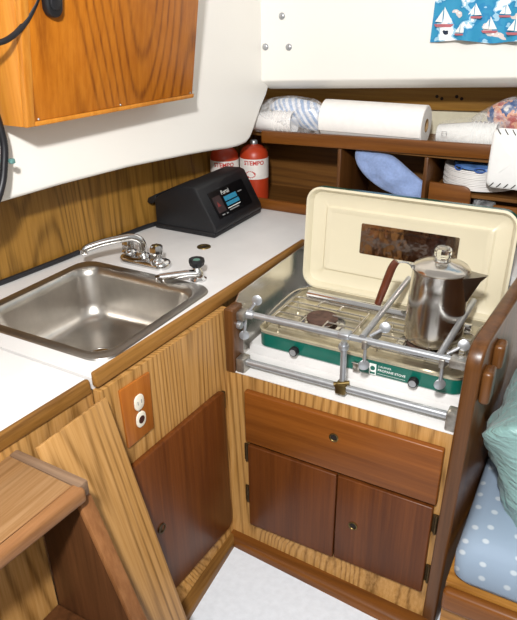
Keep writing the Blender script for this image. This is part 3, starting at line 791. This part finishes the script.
# black cable along the back of the counter
def cab(name, pts, r, lab, cat, mat='rubber'):
    return tag(obj(name, tube(B(), pts, r, 10, smooth=5), mat), lab, cat)
cab('power_cable', [(-.70, -.70, ZC+.008), (-.60, -.28, ZC+.008), (-.567, -.03, ZC+.008), (-.553, .11, ZC+.009), (-.538, .24, ZC+.008), (-.525, .35, ZC+.008), (-.507, .43, ZC+.009), (-.512, .60, ZC+.008)], .0075, 'black cable lying along the back of the counter against the veneer', 'cable')

# ------------------------------------------------------------------ battery charger
ch = thing('battery_charger', 'black wedge-shaped battery charger with sloping display on the counter corner', 'charger', (-.39, .53, ZC))
YA, YB = .382, .684
prof = [(-.500, ZC+.006), (-.278, ZC+.006), (-.262, ZC+.020), (-.264, ZC+.034), (-.330, .356), (-.345, .361), (-.405, .358), (-.492, .312), (-.500, .300)]
bm = B(); prism(bm, [(x, YA, z) for x, z in prof], (0, YB-YA, 0), .006, 2); obj('housing', bm, 'black', ch)
bm = B(); box(bm, (-.503, YA-.003, ZC+.0005), (-.266, YB+.002, ZC+.018), .005); obj('base_flange', bm, 'black', ch)
bm = B(); prism(bm, [(-.499, YA+.01, .318), (-.535, YA+.01, .300), (-.540, YA+.01, .284), (-.524, YA+.01, .280), (-.499, YA+.01, .296)], (0, .22, 0), .004); obj('carry_handle', bm, 'black', ch)
# display frame on sloped face
fa = Vector((-.264, 0, ZC+.034)); fb = Vector((-.330, 0, .356)); fv = (fb-fa).normalized(); fn = Vector((fv.z, 0, -fv.x))
def dpnt(y, t, n=.0): return tuple(fa+fv*t+Vector((0, y, 0))+fn*n)
bm = B(); q = [dpnt(YA+.040, .018), dpnt(YB-.050, .018), dpnt(YB-.050, .108), dpnt(YA+.040, .108)]
prism(bm, q, fn*.002); dpn = obj('display_panel', bm, 'black_gloss', ch)
def patch(y0, y1, t0, t1, mat, name):
    bm = B(); prism(bm, [dpnt(y0, t0, .0018), dpnt(y1, t0, .0018), dpnt(y1, t1, .0018), dpnt(y0, t1, .0018)], fn*.0007); obj(name, bm, mat, dpn)
patch(YA+.110, YA+.185, .062, .078, 'cyan', 'blue_bar'); patch(YA+.110, YA+.188, .045, .058, 'cyan', 'blue_bar')
patch(YA+.050, YA+.095, .035, .090, plain('meter_window', '#3c3030', .3), 'meter_window')
bm = B(); prism(bm, [dpnt(YA+.060, .055, .0026), dpnt(YA+.078, .055, .0026), dpnt(YA+.066, .072, .0026)], fn*.0004); obj('meter_mark', bm, plain('dull_red_mark', '#7a3030', .6), dpn)
for y0_, y1_, t0_ in ((.112, .170, .029), (.062, .078, .025), (.197, .222, .072), (.088, .098, .024)): patch(YA+y0_, YA+y1_, t0_, t0_+.0035, 'grey_ink', 'small_print')
for y, t, h, txt in ((.106, .086, .020, 'Portal'),):
    bm = B(); text_bm(bm, txt, dpnt(YA+y, t, .002), (0, 1, 0), fv, h, .0007)
    obj('lettering', bm, 'print_white', dpn)
patch(YA+.108, YA+.186, .037, .0395, 'print_white', 'white_line')

# ------------------------------------------------------------------ shelf unit
su = thing('storage_shelf', 'brown wooden shelf unit with open cubbyholes behind the stove', 'shelf', (.2, .85, ZC))
YS = .722
XL = -.284
obj('fiddle_board', hexa(B(), [(XL, YS, .441), (.95, YS, .468), (.95, YS+.018, .468), (XL, YS+.018, .441), (XL, YS, .483), (.95, YS, .510), (.95, YS+.018, .510), (XL, YS+.018, .483)], .005), 'dark_x', su)
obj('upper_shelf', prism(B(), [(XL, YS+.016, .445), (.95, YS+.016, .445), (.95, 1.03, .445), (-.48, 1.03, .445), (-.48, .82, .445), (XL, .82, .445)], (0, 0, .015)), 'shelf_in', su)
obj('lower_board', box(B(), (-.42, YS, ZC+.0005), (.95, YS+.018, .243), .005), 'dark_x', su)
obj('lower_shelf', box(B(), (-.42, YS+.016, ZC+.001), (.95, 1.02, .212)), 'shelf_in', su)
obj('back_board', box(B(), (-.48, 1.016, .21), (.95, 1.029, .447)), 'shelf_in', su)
obj('upper_board', hexa(B(), [(-.48, 1.010, .520), (1.0, 1.010, .565), (1.0, 1.029, .565), (-.48, 1.029, .520), (-.48, 1.010, .60), (1.0, 1.010, .645), (1.0, 1.029, .645), (-.48, 1.029, .60)], .003), 'beam', su)
for x, z in ((.233, .589), (.298, .592), (.250, .583), (.315, .586)):
    bm = B(); lathe(bm, [(0, 0), (.0055, 0), (.0055, .0006), (0, .0006)], (x, 1.0098, z-.003), (0, -1, 0), 14)
    obj('screw_hole', bm, 'hole', su)
for x in (.000, .286):
    obj('partition', box(B(), (x, YS+.002, .213), (x+.012, 1.015, .446), .002), 'dark_z', su)
bm = B(); pr = [(.309, .213), (.437, .213), (.437, .345)]
for k in range(1, 7):
    a = PI/2*k/6; pr.append((.437-.028*(1-math.cos(a)), .345+.026*math.sin(a)))
pr.append((.309, .374))
prism(bm, [(x, YS, z) for x, z in pr], (0, .014, 0), .003); obj('cubby_front', bm, 'dark_x', su)
obj('cubby_front', box(B(), (.505, YS, .213), (.94, YS+.014, .325), .003), 'dark_x', su)
obj('middle_shelf', box(B(), (.310, YS+.016, .335), (.94, 1.015, .345)), 'shelf_in', su)

# ------------------------------------------------------------------ shelf contents
# fuel bottles
def bottle():
    t = thing('fuel_bottle', 'red fuel bottle with white label, right one in the shelf corner', 'bottle', (-.355, .797, .2125), 'fuel bottles in the shelf corner')
    x, y, z = -.355, .797, .2125
    obj('body', lathe(B(), [(0, 0), (.045, 0), (.051, .005), (.052, .012), (.052, .160), (.050, .176), (.043, .190), (.028, .200), (.016, .203), (.014, .206)], (x, y, z), (0, 0, 1), 36), 'red', t)
    obj('valve', lathe(B(), [(.013, .203), (.014, .205), (.014, .216), (.011, .220), (0, .220)], (x, y, z), (0, 0, 1), 20), 'alu', t)
    lb = obj('paper_label', lathe(B(), [(.0521, .088), (.0527, .088), (.0527, .160), (.0521, .160)], (x, y, z), (0, 0, 1), 48, cap=False), 'label_white', t)
    # wrapped lettering facing the camera
    bm = B(); b2 = B()
    text_bm(b2, 'STEMPO', (0, 0, 0), (1, 0, 0), (0, 1, 0), .021, 0, 'CENTER', .03)
    flat = [v.co.copy() for v in b2.verts]; faces = [[v.index for v in f.verts] for f in (b2.verts.index_update() or b2.faces)]
    b2.free()
    a0 = math.atan2(-1.9, 1.05)
    def wrap(u, v): a = a0+u/.0530; return (x+.0530*math.cos(a), y+.0530*math.sin(a), z+.140+v)
    vs = [bm.verts.new(wrap(c.x, c.y)) for c in flat]
    for f in faces:
        try: bm.faces.new([vs[i] for i in f])
        except ValueError: pass
    n = 16
    star = []
    for k in range(2*n): 
        r = .013 if k % 2 else .016
        star.append(bm.verts.new(wrap(-.014+1.35*r*math.cos(PI*k/n), -.034+r*.85*math.sin(PI*k/n))))
    bm.faces.new(star)
    obj('label_print', bm, 'red_ink', lb)
    return t
fb1 = bottle()
copy_thing(fb1, (-.097, -.049, -.0065), 'shadowed red fuel bottle with white label behind the charger', 'fuel bottles in the shelf corner', ('valve',))
fb1['label'] = 'bright red fuel bottle with white label right of the charger'

# paper towel roll
pt = thing('paper_towel_roll', 'white paper towel roll lying on the upper shelf', 'paper towels', (.10, .80, .461))
PR = .061; PO = (-.078, .800, .461+PR+.005)
bm = B(); lathe(bm, [(.021, 0), (PR-.003, 0), (PR, .003), (PR, .337), (PR-.003, .340), (.021, .340), (.0205, .30), (.0205, .04), (.021, 0)], PO, (1, 0, 0), 48, cap=False)
rb = obj('roll', bm, 'paper', pt)
obj('core', lathe(B(), [(.0205, .001), (.0185, .001), (.0185, .3405), (.0205, .3405), (.0205, .001)], PO, (1, 0, 0), 32, cap=False), 'card', pt, label='brown cardboard core')
bm = B(); a = [math.radians(t) for t in range(95, 215, 8)]
# loose outer sheet with its cut edge showing across the front
ls = []
for k, t in enumerate(a):
    r = PR+.0008+.004*(k/len(a))**2
    yy = PO[1]+r*math.cos(t); zz = PO[2]+r*math.sin(t)
    ls.append([(PO[0]+.001, yy, zz), (PO[0]+.339, yy, zz)])
R_ = [[bm.verts.new(p) for p in l] for l in ls]
for p, q in zip(R_, R_[1:]): bm.faces.new((p[0], p[1], q[1], q[0]))
obj('loose_sheet', bm, 'paper', pt)

# nested white foam cups lying on their side, left end of the shelf
def cup(L, r0, r1, th=.0015):
    return [(0, 0), (r0-.003, 0), (r0, .003), (r1, L-.004), (r1+.003, L-.003), (r1+.003, L), (r1-th, L), (r0-th, .005), (0, .005)]
foam_me = None
for k in range(5):
    o0 = Vector((-.352+.016*k, .775, .461+.042))
    if k == 0:
        bm = lathe(B(), cup(.105, .027, .037), tuple(o0), (1, .02, .03), 28)
        c0 = obj('foam_cup', bm, 'foam'); src = c0; l0 = c0.location.copy()
    else:
        src = c0.copy(); C.objects.link(src); src.location = l0+Vector((.016*k, 0, .0004*k))
    tag(src, 'white foam cup nested in the stack at the left end of the upper shelf', 'cup', 'foam cups at the left end of the upper shelf')
# striped napkin pack
ol = [(-.300, .545), (-.262, .578), (-.205, .583), (-.135, .575), (-.093, .555), (-.093, .500), (-.120, .478), (-.190, .490), (-.235, .510)]
bm = puffy(B(), ol, (0, .815, 0), (1, 0, 0), (0, 0, 1), (0, -1, 0), .036, .03, wr=.012, ws=28, rings=9)
tag(obj('napkin_pack', bm, 'stripe', ang=80), 'crumpled blue and white striped plastic pack lying over the foam cups', 'napkin pack')
ol = [(-.350, .470), (-.350, .535), (-.300, .575), (-.215, .592), (-.120, .585), (-.086, .560), (-.084, .480), (-.110, .463), (-.230, .463), (-.33, .462)]
bm = puffy(B(), ol, (0, .800, 0), (1, 0, 0), (0, 0, 1), (0, -1, 0), .060, .05, wr=.014, ws=24, rings=10)
tag(obj('plastic_bag', bm, 'film', ang=80), 'clear crinkled plastic bag around the cups left of the paper towels', 'plastic bag')
# clear plastic cups, right
for k in range(6):
    if k == 0:
        bm = lathe(B(), cup(.110, .030, .041, .0012), (.300, .800, .461+.044), (1, .0, .02), 32)
        c0 = obj('plastic_cup', bm, 'cup'); src = c0; l0 = c0.location.copy()
    else:
        src = c0.copy(); C.objects.link(src); src.location = l0+Vector((.013*k, 0, .0003*k))
    tag(src, 'clear plastic cup nested in the stack lying right of the paper towels', 'cup', 'clear plastic cups on the upper shelf')
ol = [(.292, .470), (.292, .530), (.335, .552), (.430, .566), (.500, .566), (.510, .47), (.40, .463)]
bm = puffy(B(), ol, (0, .800, 0), (1, 0, 0), (0, 0, 1), (0, -1, 0), .052, .05, wr=.010, ws=30, rings=9)
sl2 = obj('cup_sleeve', bm, 'film2', ang=80); tag(sl2, 'clear plastic sleeve wrapped round the lying stack of plastic cups', 'plastic sleeve')
bm = B()
for a_, b_ in (((.325, .5105), (.339, .5105)), ((.325, .5235), (.339, .5235)), ((.325, .5105), (.325, .5235)), ((.339, .5105), (.339, .5235))):
    tube(bm, [(a_[0], .7445, a_[1]), (b_[0], .7445, b_[1])], .0007, 6)
obj('recycling_mark', bm, 'grey_ink', sl2)
# snack bag far right
ol = [(.425, .560), (.440, .590), (.470, .604), (.510, .612), (.60, .612), (.61, .53), (.52, .50), (.45, .52)]
bm = puffy(B(), ol, (0, .865, 0), (1, 0, 0), (0, 0, 1), (0, -1, 0), .04, .03, wr=.010, ws=26, rings=8)
tag(obj('snack_packet', bm, 'snack', ang=80), 'red and blue snack packet at the right end of the upper shelf', 'packet')
ol = [(.385, .548), (.430, .585), (.480, .615), (.54, .628), (.66, .625), (.66, .465), (.50, .463), (.42, .50)]
bm = puffy(B(), ol, (0, .850, 0), (1, 0, 0), (0, 0, 1), (0, -1, 0), .06, .05, wr=.016, ws=24, rings=9)
tag(obj('plastic_bag', bm, 'film', ang=80), 'clear plastic bag over the red and blue packet at the shelf end', 'plastic bag')
# paper plates in the right cubby
for k in range(12):
    if k == 0:
        bm = lathe(B(), [(0, 0), (.075, 0), (.085, .003), (.108, .010), (.112, .0095), (.1135, .0102), (.1135, .0138), (.112, .0142), (.108, .0125), (.084, .0048), (.074, .002), (0, .002)], (.437, .852, .3455), (0, 0, 1), 48)
        p0 = obj('paper_plate', bm, 'foam'); src = p0; l0 = p0.location.copy()
    else:
        src = p0.copy(); C.objects.link(src); src.location = l0+Vector((.0012*math.sin(k*2.1), .0012*math.cos(k*1.7), .0050*k))
    tag(src, 'white paper plate in the stack in the right cubbyhole', 'plate', 'paper plates in the right cubbyhole')
bm = B(); zt = .3455+.0050*11+.013
loops(bm, [[(.452+r*math.cos(2*PI*k/32)*1.0, .852+r*math.sin(2*PI*k/32), zt+z) for k in range(32)] for r, z in ((.1, .0), (.096, .008), (.07, .015), (.02, .018))], cap_first=True)
wp = obj('plate_wrapper', bm, plain('blue_wrapper', '#5c86c4', .4, noise_amt=.25, nscale=25)); tag(wp, 'blue printed wrapper on top of the paper plate stack', 'wrapper')
bm = B()
for a_, s in ((-2.05, 1), (-1.45, 1.2)):
    pts = []
    for k in range(13):
        t = 2*PI*k/12; aa = a_+.11*s*math.cos(t); pts.append((.437+.1145*math.cos(aa), .852+.1145*math.sin(aa), .428-.008+.007*math.sin(t)))
    bm = B(); tube(bm, pts[:-1], .0022, 6, closed=True)
    obj('wrapper_print', bm, 'blue_ink', wp)
# crumpled clear bag under the plates, at the gap right of the cubby front
ol = [(.44, .225), (.44, .325), (.47, .332), (.505, .325), (.50, .225)]
bm = puffy(B(), ol, (0, .770, 0), (1, 0, 0), (0, 0, 1), (0, -1, 0), .03, .03, wr=.014, ws=40, rings=7)
tag(obj('plastic_bag', bm, 'film', ang=80), 'crumpled clear bag stuffed in the low gap below the paper plates', 'plastic bag')
# blue towel
ol = [(.050, .440), (.09, .443), (.145, .441), (.180, .430), (.212, .408), (.242, .386), (.265, .370), (.2845, .356), (.2845, .33), (.2845, .290), (.255, .290), (.225, .298), (.195, .308), (.155, .320), (.118, .338), (.085, .362), (.060, .390), (.048, .418)]
bm = puffy(B(), ol, (0, .762, 0), (1, 0, 0), (0, 0, 1), (0, -1, 0), .026, .02, wr=.016, ws=22, rings=10, sub=3, power=.38)
tag(obj('towel', bm, 'blue_cloth', ang=80), 'blue cotton towel stuffed diagonally into the middle cubbyhole', 'towel')

# white laced pouch hung from the fiddle board at the right
lpch = thing('laced_pouch', 'white vinyl pouch with dark whip-stitched edges hanging over the shelf rail', 'pouch', (.54, .70, .39))
ol = rrect(.480, .625, .386, .556, .022, 4)
bm = puffy(B(), ol, (0, .690, 0), (1, 0, 0), (0, 0, 1), (0, -1, 0), .012, .020, rings=7, power=.35, sub=2)
obj('cover', bm, 'vinyl', lpch, ang=60)
bm = B()
for k in range(7):
    x = .497+.020*k
    for sgn, zz in ((1, .547), (-1, .398)):
        tube(bm, [(x-.005, .6835, zz+.007*sgn), (x+.001, .6785, zz), (x+.006, .6785, zz-.006*sgn)], .0013, 6)
    z = .408+.021*k
    tube(bm, [(.608, .6785, z-.003), (.616, .6800, z+.003), (.622, .6850, z+.007)], .0013, 6)
obj('lacing', bm, 'lace', lpch)
for x in (.50, .585):
    bm = B(); tube(bm, [(x, .690, .548), (x, .706, .540), (x, .716, .5135), (x, .738, .5135), (x, .744, .490)], .003, 8)
    obj('hanger', bm, 'lace', lpch)

# ------------------------------------------------------------------ upper wall cabinet and what hangs on it
wc = thing('wall_cabinet', 'orange teak wall cabinet on the white liner above the sink', 'cabinet', (-.33, .03, .65))
ZW = .646; YW0, YW1 = -.236, .295
def wx(dx, y, z): return -.329+.13*(y+.236)+.16*(z-.65)+dx
def cab_slab(d0, d1, y0, y1, zlo, zhi, bev):
    pts = []
    for z in (zlo, zhi):
        for d_, y in ((d0, y0), (d1, y0), (d1, y1), (d0, y1)): pts.append((wx(d_, y, z), y, z))
    return hexa(B(), pts, bev)
obj('carcass', cab_slab(-.125, -.014, YW0, YW1, ZW, 1.15, .002), 'orange2', wc)
obj('front_board', cab_slab(-.014, -.001, YW0+.020, YW1-.004, ZW+.011, 1.15, .001), 'orange', wc)
obj('corner_post', cab_slab(-.014, .0005, YW0, YW0+.0195, ZW, 1.15, .002), 'orange2', wc)
obj('bottom_lip', cab_slab(-.014, .002, YW0+.020, YW1, ZW, ZW+.0105, .002), 'orange2', wc)
for y in (-.206, .03, .282):
    bm = B(); lathe(bm, [(0, 0), (.0028, 0), (.002, .0012), (0, .0012)], (wx(-.001, y, ZW+.014), y, ZW+.014), (1, 0, -.16), 10)
    obj('screw', bm, 'alu', wc)
# black handheld on the cabinet front, with its cord
mc = thing('radio_handset', 'black plastic handset hung high on the orange cabinet', 'handset', (wx(0, -.145, .86), -.145, .858))
def hx(y, z, n): return (wx(-.001, y-.02, z)+n, y-.02, z)
bm = B(); zc = 0
o_ = [(-.171, .98), (-.170, .90), (-.168, .876), (-.160, .864), (-.148, .859), (-.136, .861), (-.129, .872), (-.127, .98)]
prism(bm, [hx(y, z, .001) for y, z in o_], (.020, 0, 0), .006, 3); obj('housing', bm, 'black', mc)
bm = B(); prism(bm, [hx(y, z, .0195) for y, z in [(-.164, .97), (-.163, .885), (-.157, .875), (-.144, .873), (-.137, .882), (-.135, .97)]], (.005, 0, 0), .003); obj('front_plate', bm, 'rubber', mc)
cab('handset_cord', [(-.275, -.180, .95), (-.282, -.184, .92), (-.290, -.192, .893), (-.295, -.210, .868), (-.298, -.232, .847), (-.300, -.262, .829), (-.305, -.295, .819), (-.34, -.36, .810), (-.42, -.43, .80), (-.478, -.46, .79), (-.49, -.47, .77)], .0058, 'thin black cord curving across the corner of the orange cabinet', 'cord')
# cable bundle beside the cabinet
for k, (dx, dy, bow, rr) in enumerate(((0, 0, .004, .0085), (-.012, -.020, .002, .0075), (.008, -.036, .000, .008), (-.006, -.052, -.002, .007))):
    pts = [(-.43+dx*.5, -.30+dy, 1.25), (-.43+dx*.5, -.30+dy, .90), (-.412+dx, -.256+dy, .72), (-.402+dx, -.250+dy, .655), (-.400+dx, -.252+dy+bow, .606), (-.400+dx, -.262+dy+bow, .564), (-.400+dx, -.278+dy+bow, .523), (-.400+dx, -.305+dy, .484), (-.405+dx, -.346+dy, .473), (-.43+dx, -.40+dy, .480), (-.47+dx*.5, -.46+dy, .50), (-.495+dx*.3, -.52+dy, .53)]
    o = obj('hanging_cable', tube(B(), pts, rr, 10, smooth=5), 'rubber')
    tag(o, 'black cable hanging in the tied bundle left of the orange cabinet', 'cable', 'black cables in the bundle by the cabinet')
bm = B(); tube(bm, [(-.386, -.250, .570), (-.400, -.243, .570), (-.424, -.268, .570), (-.42, -.325, .568), (-.392, -.325, .568), (-.383, -.285, .569)], .0022, 8, smooth=4)
box(bm, (-.396, -.249, .565), (-.384, -.238, .576), .002)
tag(obj('cable_tie', bm, plain('green_tie', '#5f8a86', .5)), 'pale green tie around the black cable bundle', 'cable tie')

# bolts through the bulkhead
b0 = None
for k, (x, z, lab) in enumerate(((-.215, .838, 'round steel bolt head on white bulkhead, topmost of three'), (-.275, .747, 'round steel bolt head on white bulkhead, lower left of three'), (-.190, .748, 'round steel bolt head on white bulkhead, lower right of three'))):
    if k == 0:
        bm = lathe(B(), [(0, 0), (.0108, 0), (.0104, .003), (.008, .0055), (.004, .0065), (0, .0062)], (x, .7445, z), (0, -1, 0), 24)
        b0 = obj('bolt_head', bm, 'alu'); src = b0; base_l = b0.location.copy(); x0_, z0_ = x, z
    else:
        src = b0.copy(); C.objects.link(src); src.location = base_l+Vector((x-x0_, 0, z-z0_))
    tag(src, lab, 'bolt', 'bolts in the white bulkhead')

# printed valance at the upper right
def valance():
    bm = B(); nx, nz = 46, 12; R = []
    for j in range(nz+1):
        row = []
        for i in range(nx+1):
            x = .275+.0125*i; t = j/nz
            fold = .012*math.sin(x*46+.6)+.006*math.sin(x*97)
            zbot = .774+.004*math.sin(x*40)
            z = 1.02*(1-t)+zbot*t
            xx = x-(.010*t if i < 4 else 0)
            row.append((xx, .720+fold*(.4+.6*t), z))
        R.append(row)
    F = [[bm.verts.new(p) for p in r] for r in R]; Bk = [[bm.verts.new((p[0], p[1]+.003, p[2])) for p in r] for r in R]
    for j in range(nz):
        for i in range(nx):
            bm.faces.new((F[j][i], F[j+1][i], F[j+1][i+1], F[j][i+1])); bm.faces.new((Bk[j][i], Bk[j][i+1], Bk[j+1][i+1], Bk[j+1][i]))
    for i in range(nx): bm.faces.new((F[nz][i], Bk[nz][i], Bk[nz][i+1], F[nz][i+1]))
    for j in range(nz): bm.faces.new((F[j][0], Bk[j][0], Bk[j+1][0], F[j+1][0]))
    return bm
va_ = thing('valance_curtain', 'blue curtain valance printed with white sailboats at the upper right', 'curtain', (.5, .72, .77))
obj('cloth', valance(), 'valance', va_, ang=80)
obj('curtain_rod', tube(B(), [(.26, .733, 1.0), (.86, .733, 1.0)], .006, 10), 'alu', va_)
# sailboats printed on it
hull_red = plain('printed_hull_red', '#b06068', .7)
for bx, bz, q in ((.300, .815, .75), (.352, .793, .45), (.385, .836, .55), (.425, .800, .6), (.462, .838, .5), (.495, .797, .65), (.545, .82, .7)):
    t_ = (1.02-bz)/(1.02-.774); y = .720+(.012*math.sin(bx*46+.6)+.006*math.sin(bx*97))*(.4+.6*t_)-.0062
    for nm, mt, poly in (('printed_sail', 'print_white', [(0, .008), (.0, .062), (.034, .010)]), ('printed_sail', 'print_white', [(-.004, .010), (-.004, .052), (-.030, .012)]), ('printed_hull', hull_red, [(-.034, .004), (.040, .004), (.030, -.006), (-.026, -.006)])):
        bm = B(); prism(bm, [(bx+a*q, y, bz+b_*q) for a, b_ in poly], (0, .0012, 0)); obj(nm, bm, mt, va_)

# ------------------------------------------------------------------ teal pillow
def pillow():
    bm = B(); O = Vector((.792, .170, -.070)); u = Vector((.06, 1, 0)).normalized()
    v = Vector((-.42, 0, .90)); v = (v-u*v.dot(u)).normalized(); n = u.cross(v).normalized()
    h = .165
    pts = [(-1, -1), (-.6, -.93), (-.2, -.9), (.2, -.9), (.6, -.93), (1, -1), (.93, -.6), (.9, -.2), (.9, .2), (.93, .6), (1, 1), (.6, .93), (.2, .9), (-.2, .9), (-.6, .93), (-1, 1), (-.93, .6), (-.9, .2), (-.9, -.2), (-.93, -.6)]
    puffy(bm, [(a*h*1.3, b*h) for a, b in pts], O, u, v, n, .118, .118, wr=.020, ws=22, rings=12, power=.5)
    return bm
pw = thing('pillow', 'puffy teal satin pillow leaning on the bench cushion', 'pillow', (.86, .08, -.2))
obj('cover', pillow(), 'teal', pw, ang=80)

# ------------------------------------------------------------------ leaning oak panel and companionway step, lower left
mp_ = wood('leaning_panel_oak', '#6a471e', '#a87b43', '#bd9059', 'z', rings=44, ringscale=3.0, fine=150, ringamt=.75, sharp=3.5, rough=.38, seed=3.1)
ang_ = math.atan(.272); Lp = (.176+.585)/math.cos(ang_)
pn = tag(obj('access_panel', box(B(), (-.004, -.622, 0), (.004, -.441, Lp), .001), mp_), 'leaning oak veneer panel between the step and the sink cabinet', 'panel')
pn.location = (-.008+(.178+.585)*.272, pn.location.y, -.585); pn.rotation_euler = (0, -ang_, 0)
stp = thing('companionway_step', 'worn wooden step unit with open front at lower left', 'step', (.05, -.85, ZF))
TZ = .155
obj('tread', hexa(B(), [(-.03, -1.25, TZ-.026), (.075, -1.25, TZ-.026), (.098, -.648, TZ-.026), (-.06, -.643, TZ-.026),
                        (-.03, -1.25, TZ), (.075, -1.25, TZ), (.098, -.648, TZ), (-.06, -.643, TZ)], .002), 'tread', stp)
obj('nosing', hexa(B(), [(.070, -1.25, TZ-.030), (.080, -1.25, TZ-.030), (.124, -.640, TZ-.030), (.094, -.640, TZ-.030),
                         (.070, -1.25, TZ+.001), (.080, -1.25, TZ+.001), (.124, -.640, TZ+.001), (.094, -.640, TZ+.001)], .008, 3), 'nose', stp)
obj('end_strip', hexa(B(), [(-.06, -.644, TZ-.028), (.114, -.648, TZ-.028), (.114, -.625, TZ-.028), (-.06, -.624, TZ-.028),
                            (-.06, -.644, TZ+.002), (.114, -.648, TZ+.002), (.114, -.625, TZ+.002), (-.06, -.624, TZ+.002)], .004), 'trim_grey', stp)
SXF = lambda z: .100+(.125-z)*.345
def stringer(y0):
    return prism(B(), [(SXF(.125), y0, .125), (SXF(-.59), y0, -.59), (-.012, y0, -.59), (-.012, y0, .125)], (0, .026, 0), .005, 2)
obj('stringer', stringer(-.645), 'stringer', stp)
obj('stringer', stringer(-1.24), 'stringer', stp)
obj('back_board', hexa(B(), [(-.03, -1.22, ZF+.01), (-.012, -1.22, ZF+.01), (-.012, -.646, ZF+.01), (-.03, -.646, ZF+.01), (-.03, -1.22, .125), (-.012, -1.22, .125), (-.012, -.646, .125), (-.03, -.646, .125)]), 'oak', stp)
for y0 in (-.647, -1.242):  # added strips, their lighter tone paints the light on the stringer fronts
    bm = prism(B(), [(SXF(.118)+.004, y0, .118), (SXF(-.59)+.004, y0, -.59), (SXF(-.59)-.010, y0, -.59), (SXF(.118)-.010, y0, .118)], (0, .030, 0), .004, 2)
    obj('lit_edge_strip', bm, 'edge', stp, label='rounded front edge with light painted in as a lighter wood tone')
obj('lower_tread', box(B(), (-.011, -1.213, -.228), (.200, -.646, -.200), .005), 'stringer', stp)

# ------------------------------------------------------------------ camera
R = ((0.87491272, 0.48406792, -0.01435214), (0.20353634, -0.39444345, -0.8960956), (-0.43943224, 0.78108425, -0.443629))
cam = bpy.data.cameras.new('camera'); co = bpy.data.objects.new('camera', cam); C.objects.link(co)
m = Matrix(((R[0][0], -R[1][0], -R[2][0]), (R[0][1], -R[1][1], -R[2][1]), (R[0][2], -R[1][2], -R[2][2]))).to_4x4()
m.translation = (0.78323777, -1.21133477, 0.89018738)
co.matrix_world = m
cam.sensor_fit = 'HORIZONTAL'; cam.sensor_width = 36; cam.lens = 630.107*36/517
cam.clip_start = .02
S.camera = co

# ------------------------------------------------------------------ light
def area(name, loc, target, size, power, col=(1, 1, 1)):
    l = bpy.data.lights.new(name, 'AREA'); l.energy = power; l.size = size; l.color = col
    o = bpy.data.objects.new(name, l); C.objects.link(o); o.location = loc
    o.rotation_euler = (Vector(target)-Vector(loc)).to_track_quat('-Z', 'Y').to_euler(); return o
area('flash', (.74, -1.40, 1.42), (.05, .30, .2), .1, 48, (1, .99, .975))
area('bounce', (1.2, -1.9, 1.9), (.1, .3, .2), 1.8, 16, (1, .985, .965))
w = bpy.data.worlds.new('cabin_light'); S.world = w; w.use_nodes = True
nt = w.node_tree; N = nt.nodes.new; L = nt.links.new
bg = nt.nodes['Background']; tc = N('ShaderNodeTexCoord'); sp_ = N('ShaderNodeSeparateXYZ'); L(tc.outputs['Generated'], sp_.inputs[0])
nz = N('ShaderNodeTexNoise'); nz.inputs['Scale'].default_value = 2.2; nz.inputs['Detail'].default_value = 2; L(tc.outputs['Generated'], nz.inputs['Vector'])
ad = N('ShaderNodeMath'); ad.operation = 'MULTIPLY_ADD'; ad.inputs[1].default_value = .9; L(nz.outputs['Fac'], ad.inputs[0]); 
hf = N('ShaderNodeMath'); hf.operation = 'MULTIPLY'; hf.inputs[1].default_value = .5; L(sp_.outputs['Z'], hf.inputs[0]); L(hf.outputs[0], ad.inputs[2])
rp = N('ShaderNodeValToRGB'); e = rp.color_ramp.elements
e[0].position = .15; e[0].color = (.10, .085, .07, 1); e[1].position = .85; e[1].color = (.62, .60, .57, 1)
k = e.new(.42); k.color = (.20, .17, .14, 1); k = e.new(.55); k.color = (.42, .40, .37, 1)
L(ad.outputs[0], rp.inputs['Fac']); L(rp.outputs['Color'], bg.inputs['Color']); bg.inputs['Strength'].default_value = .8
S.view_settings.view_transform = 'Standard'; S.view_settings.look = 'None'; S.view_settings.exposure = 0
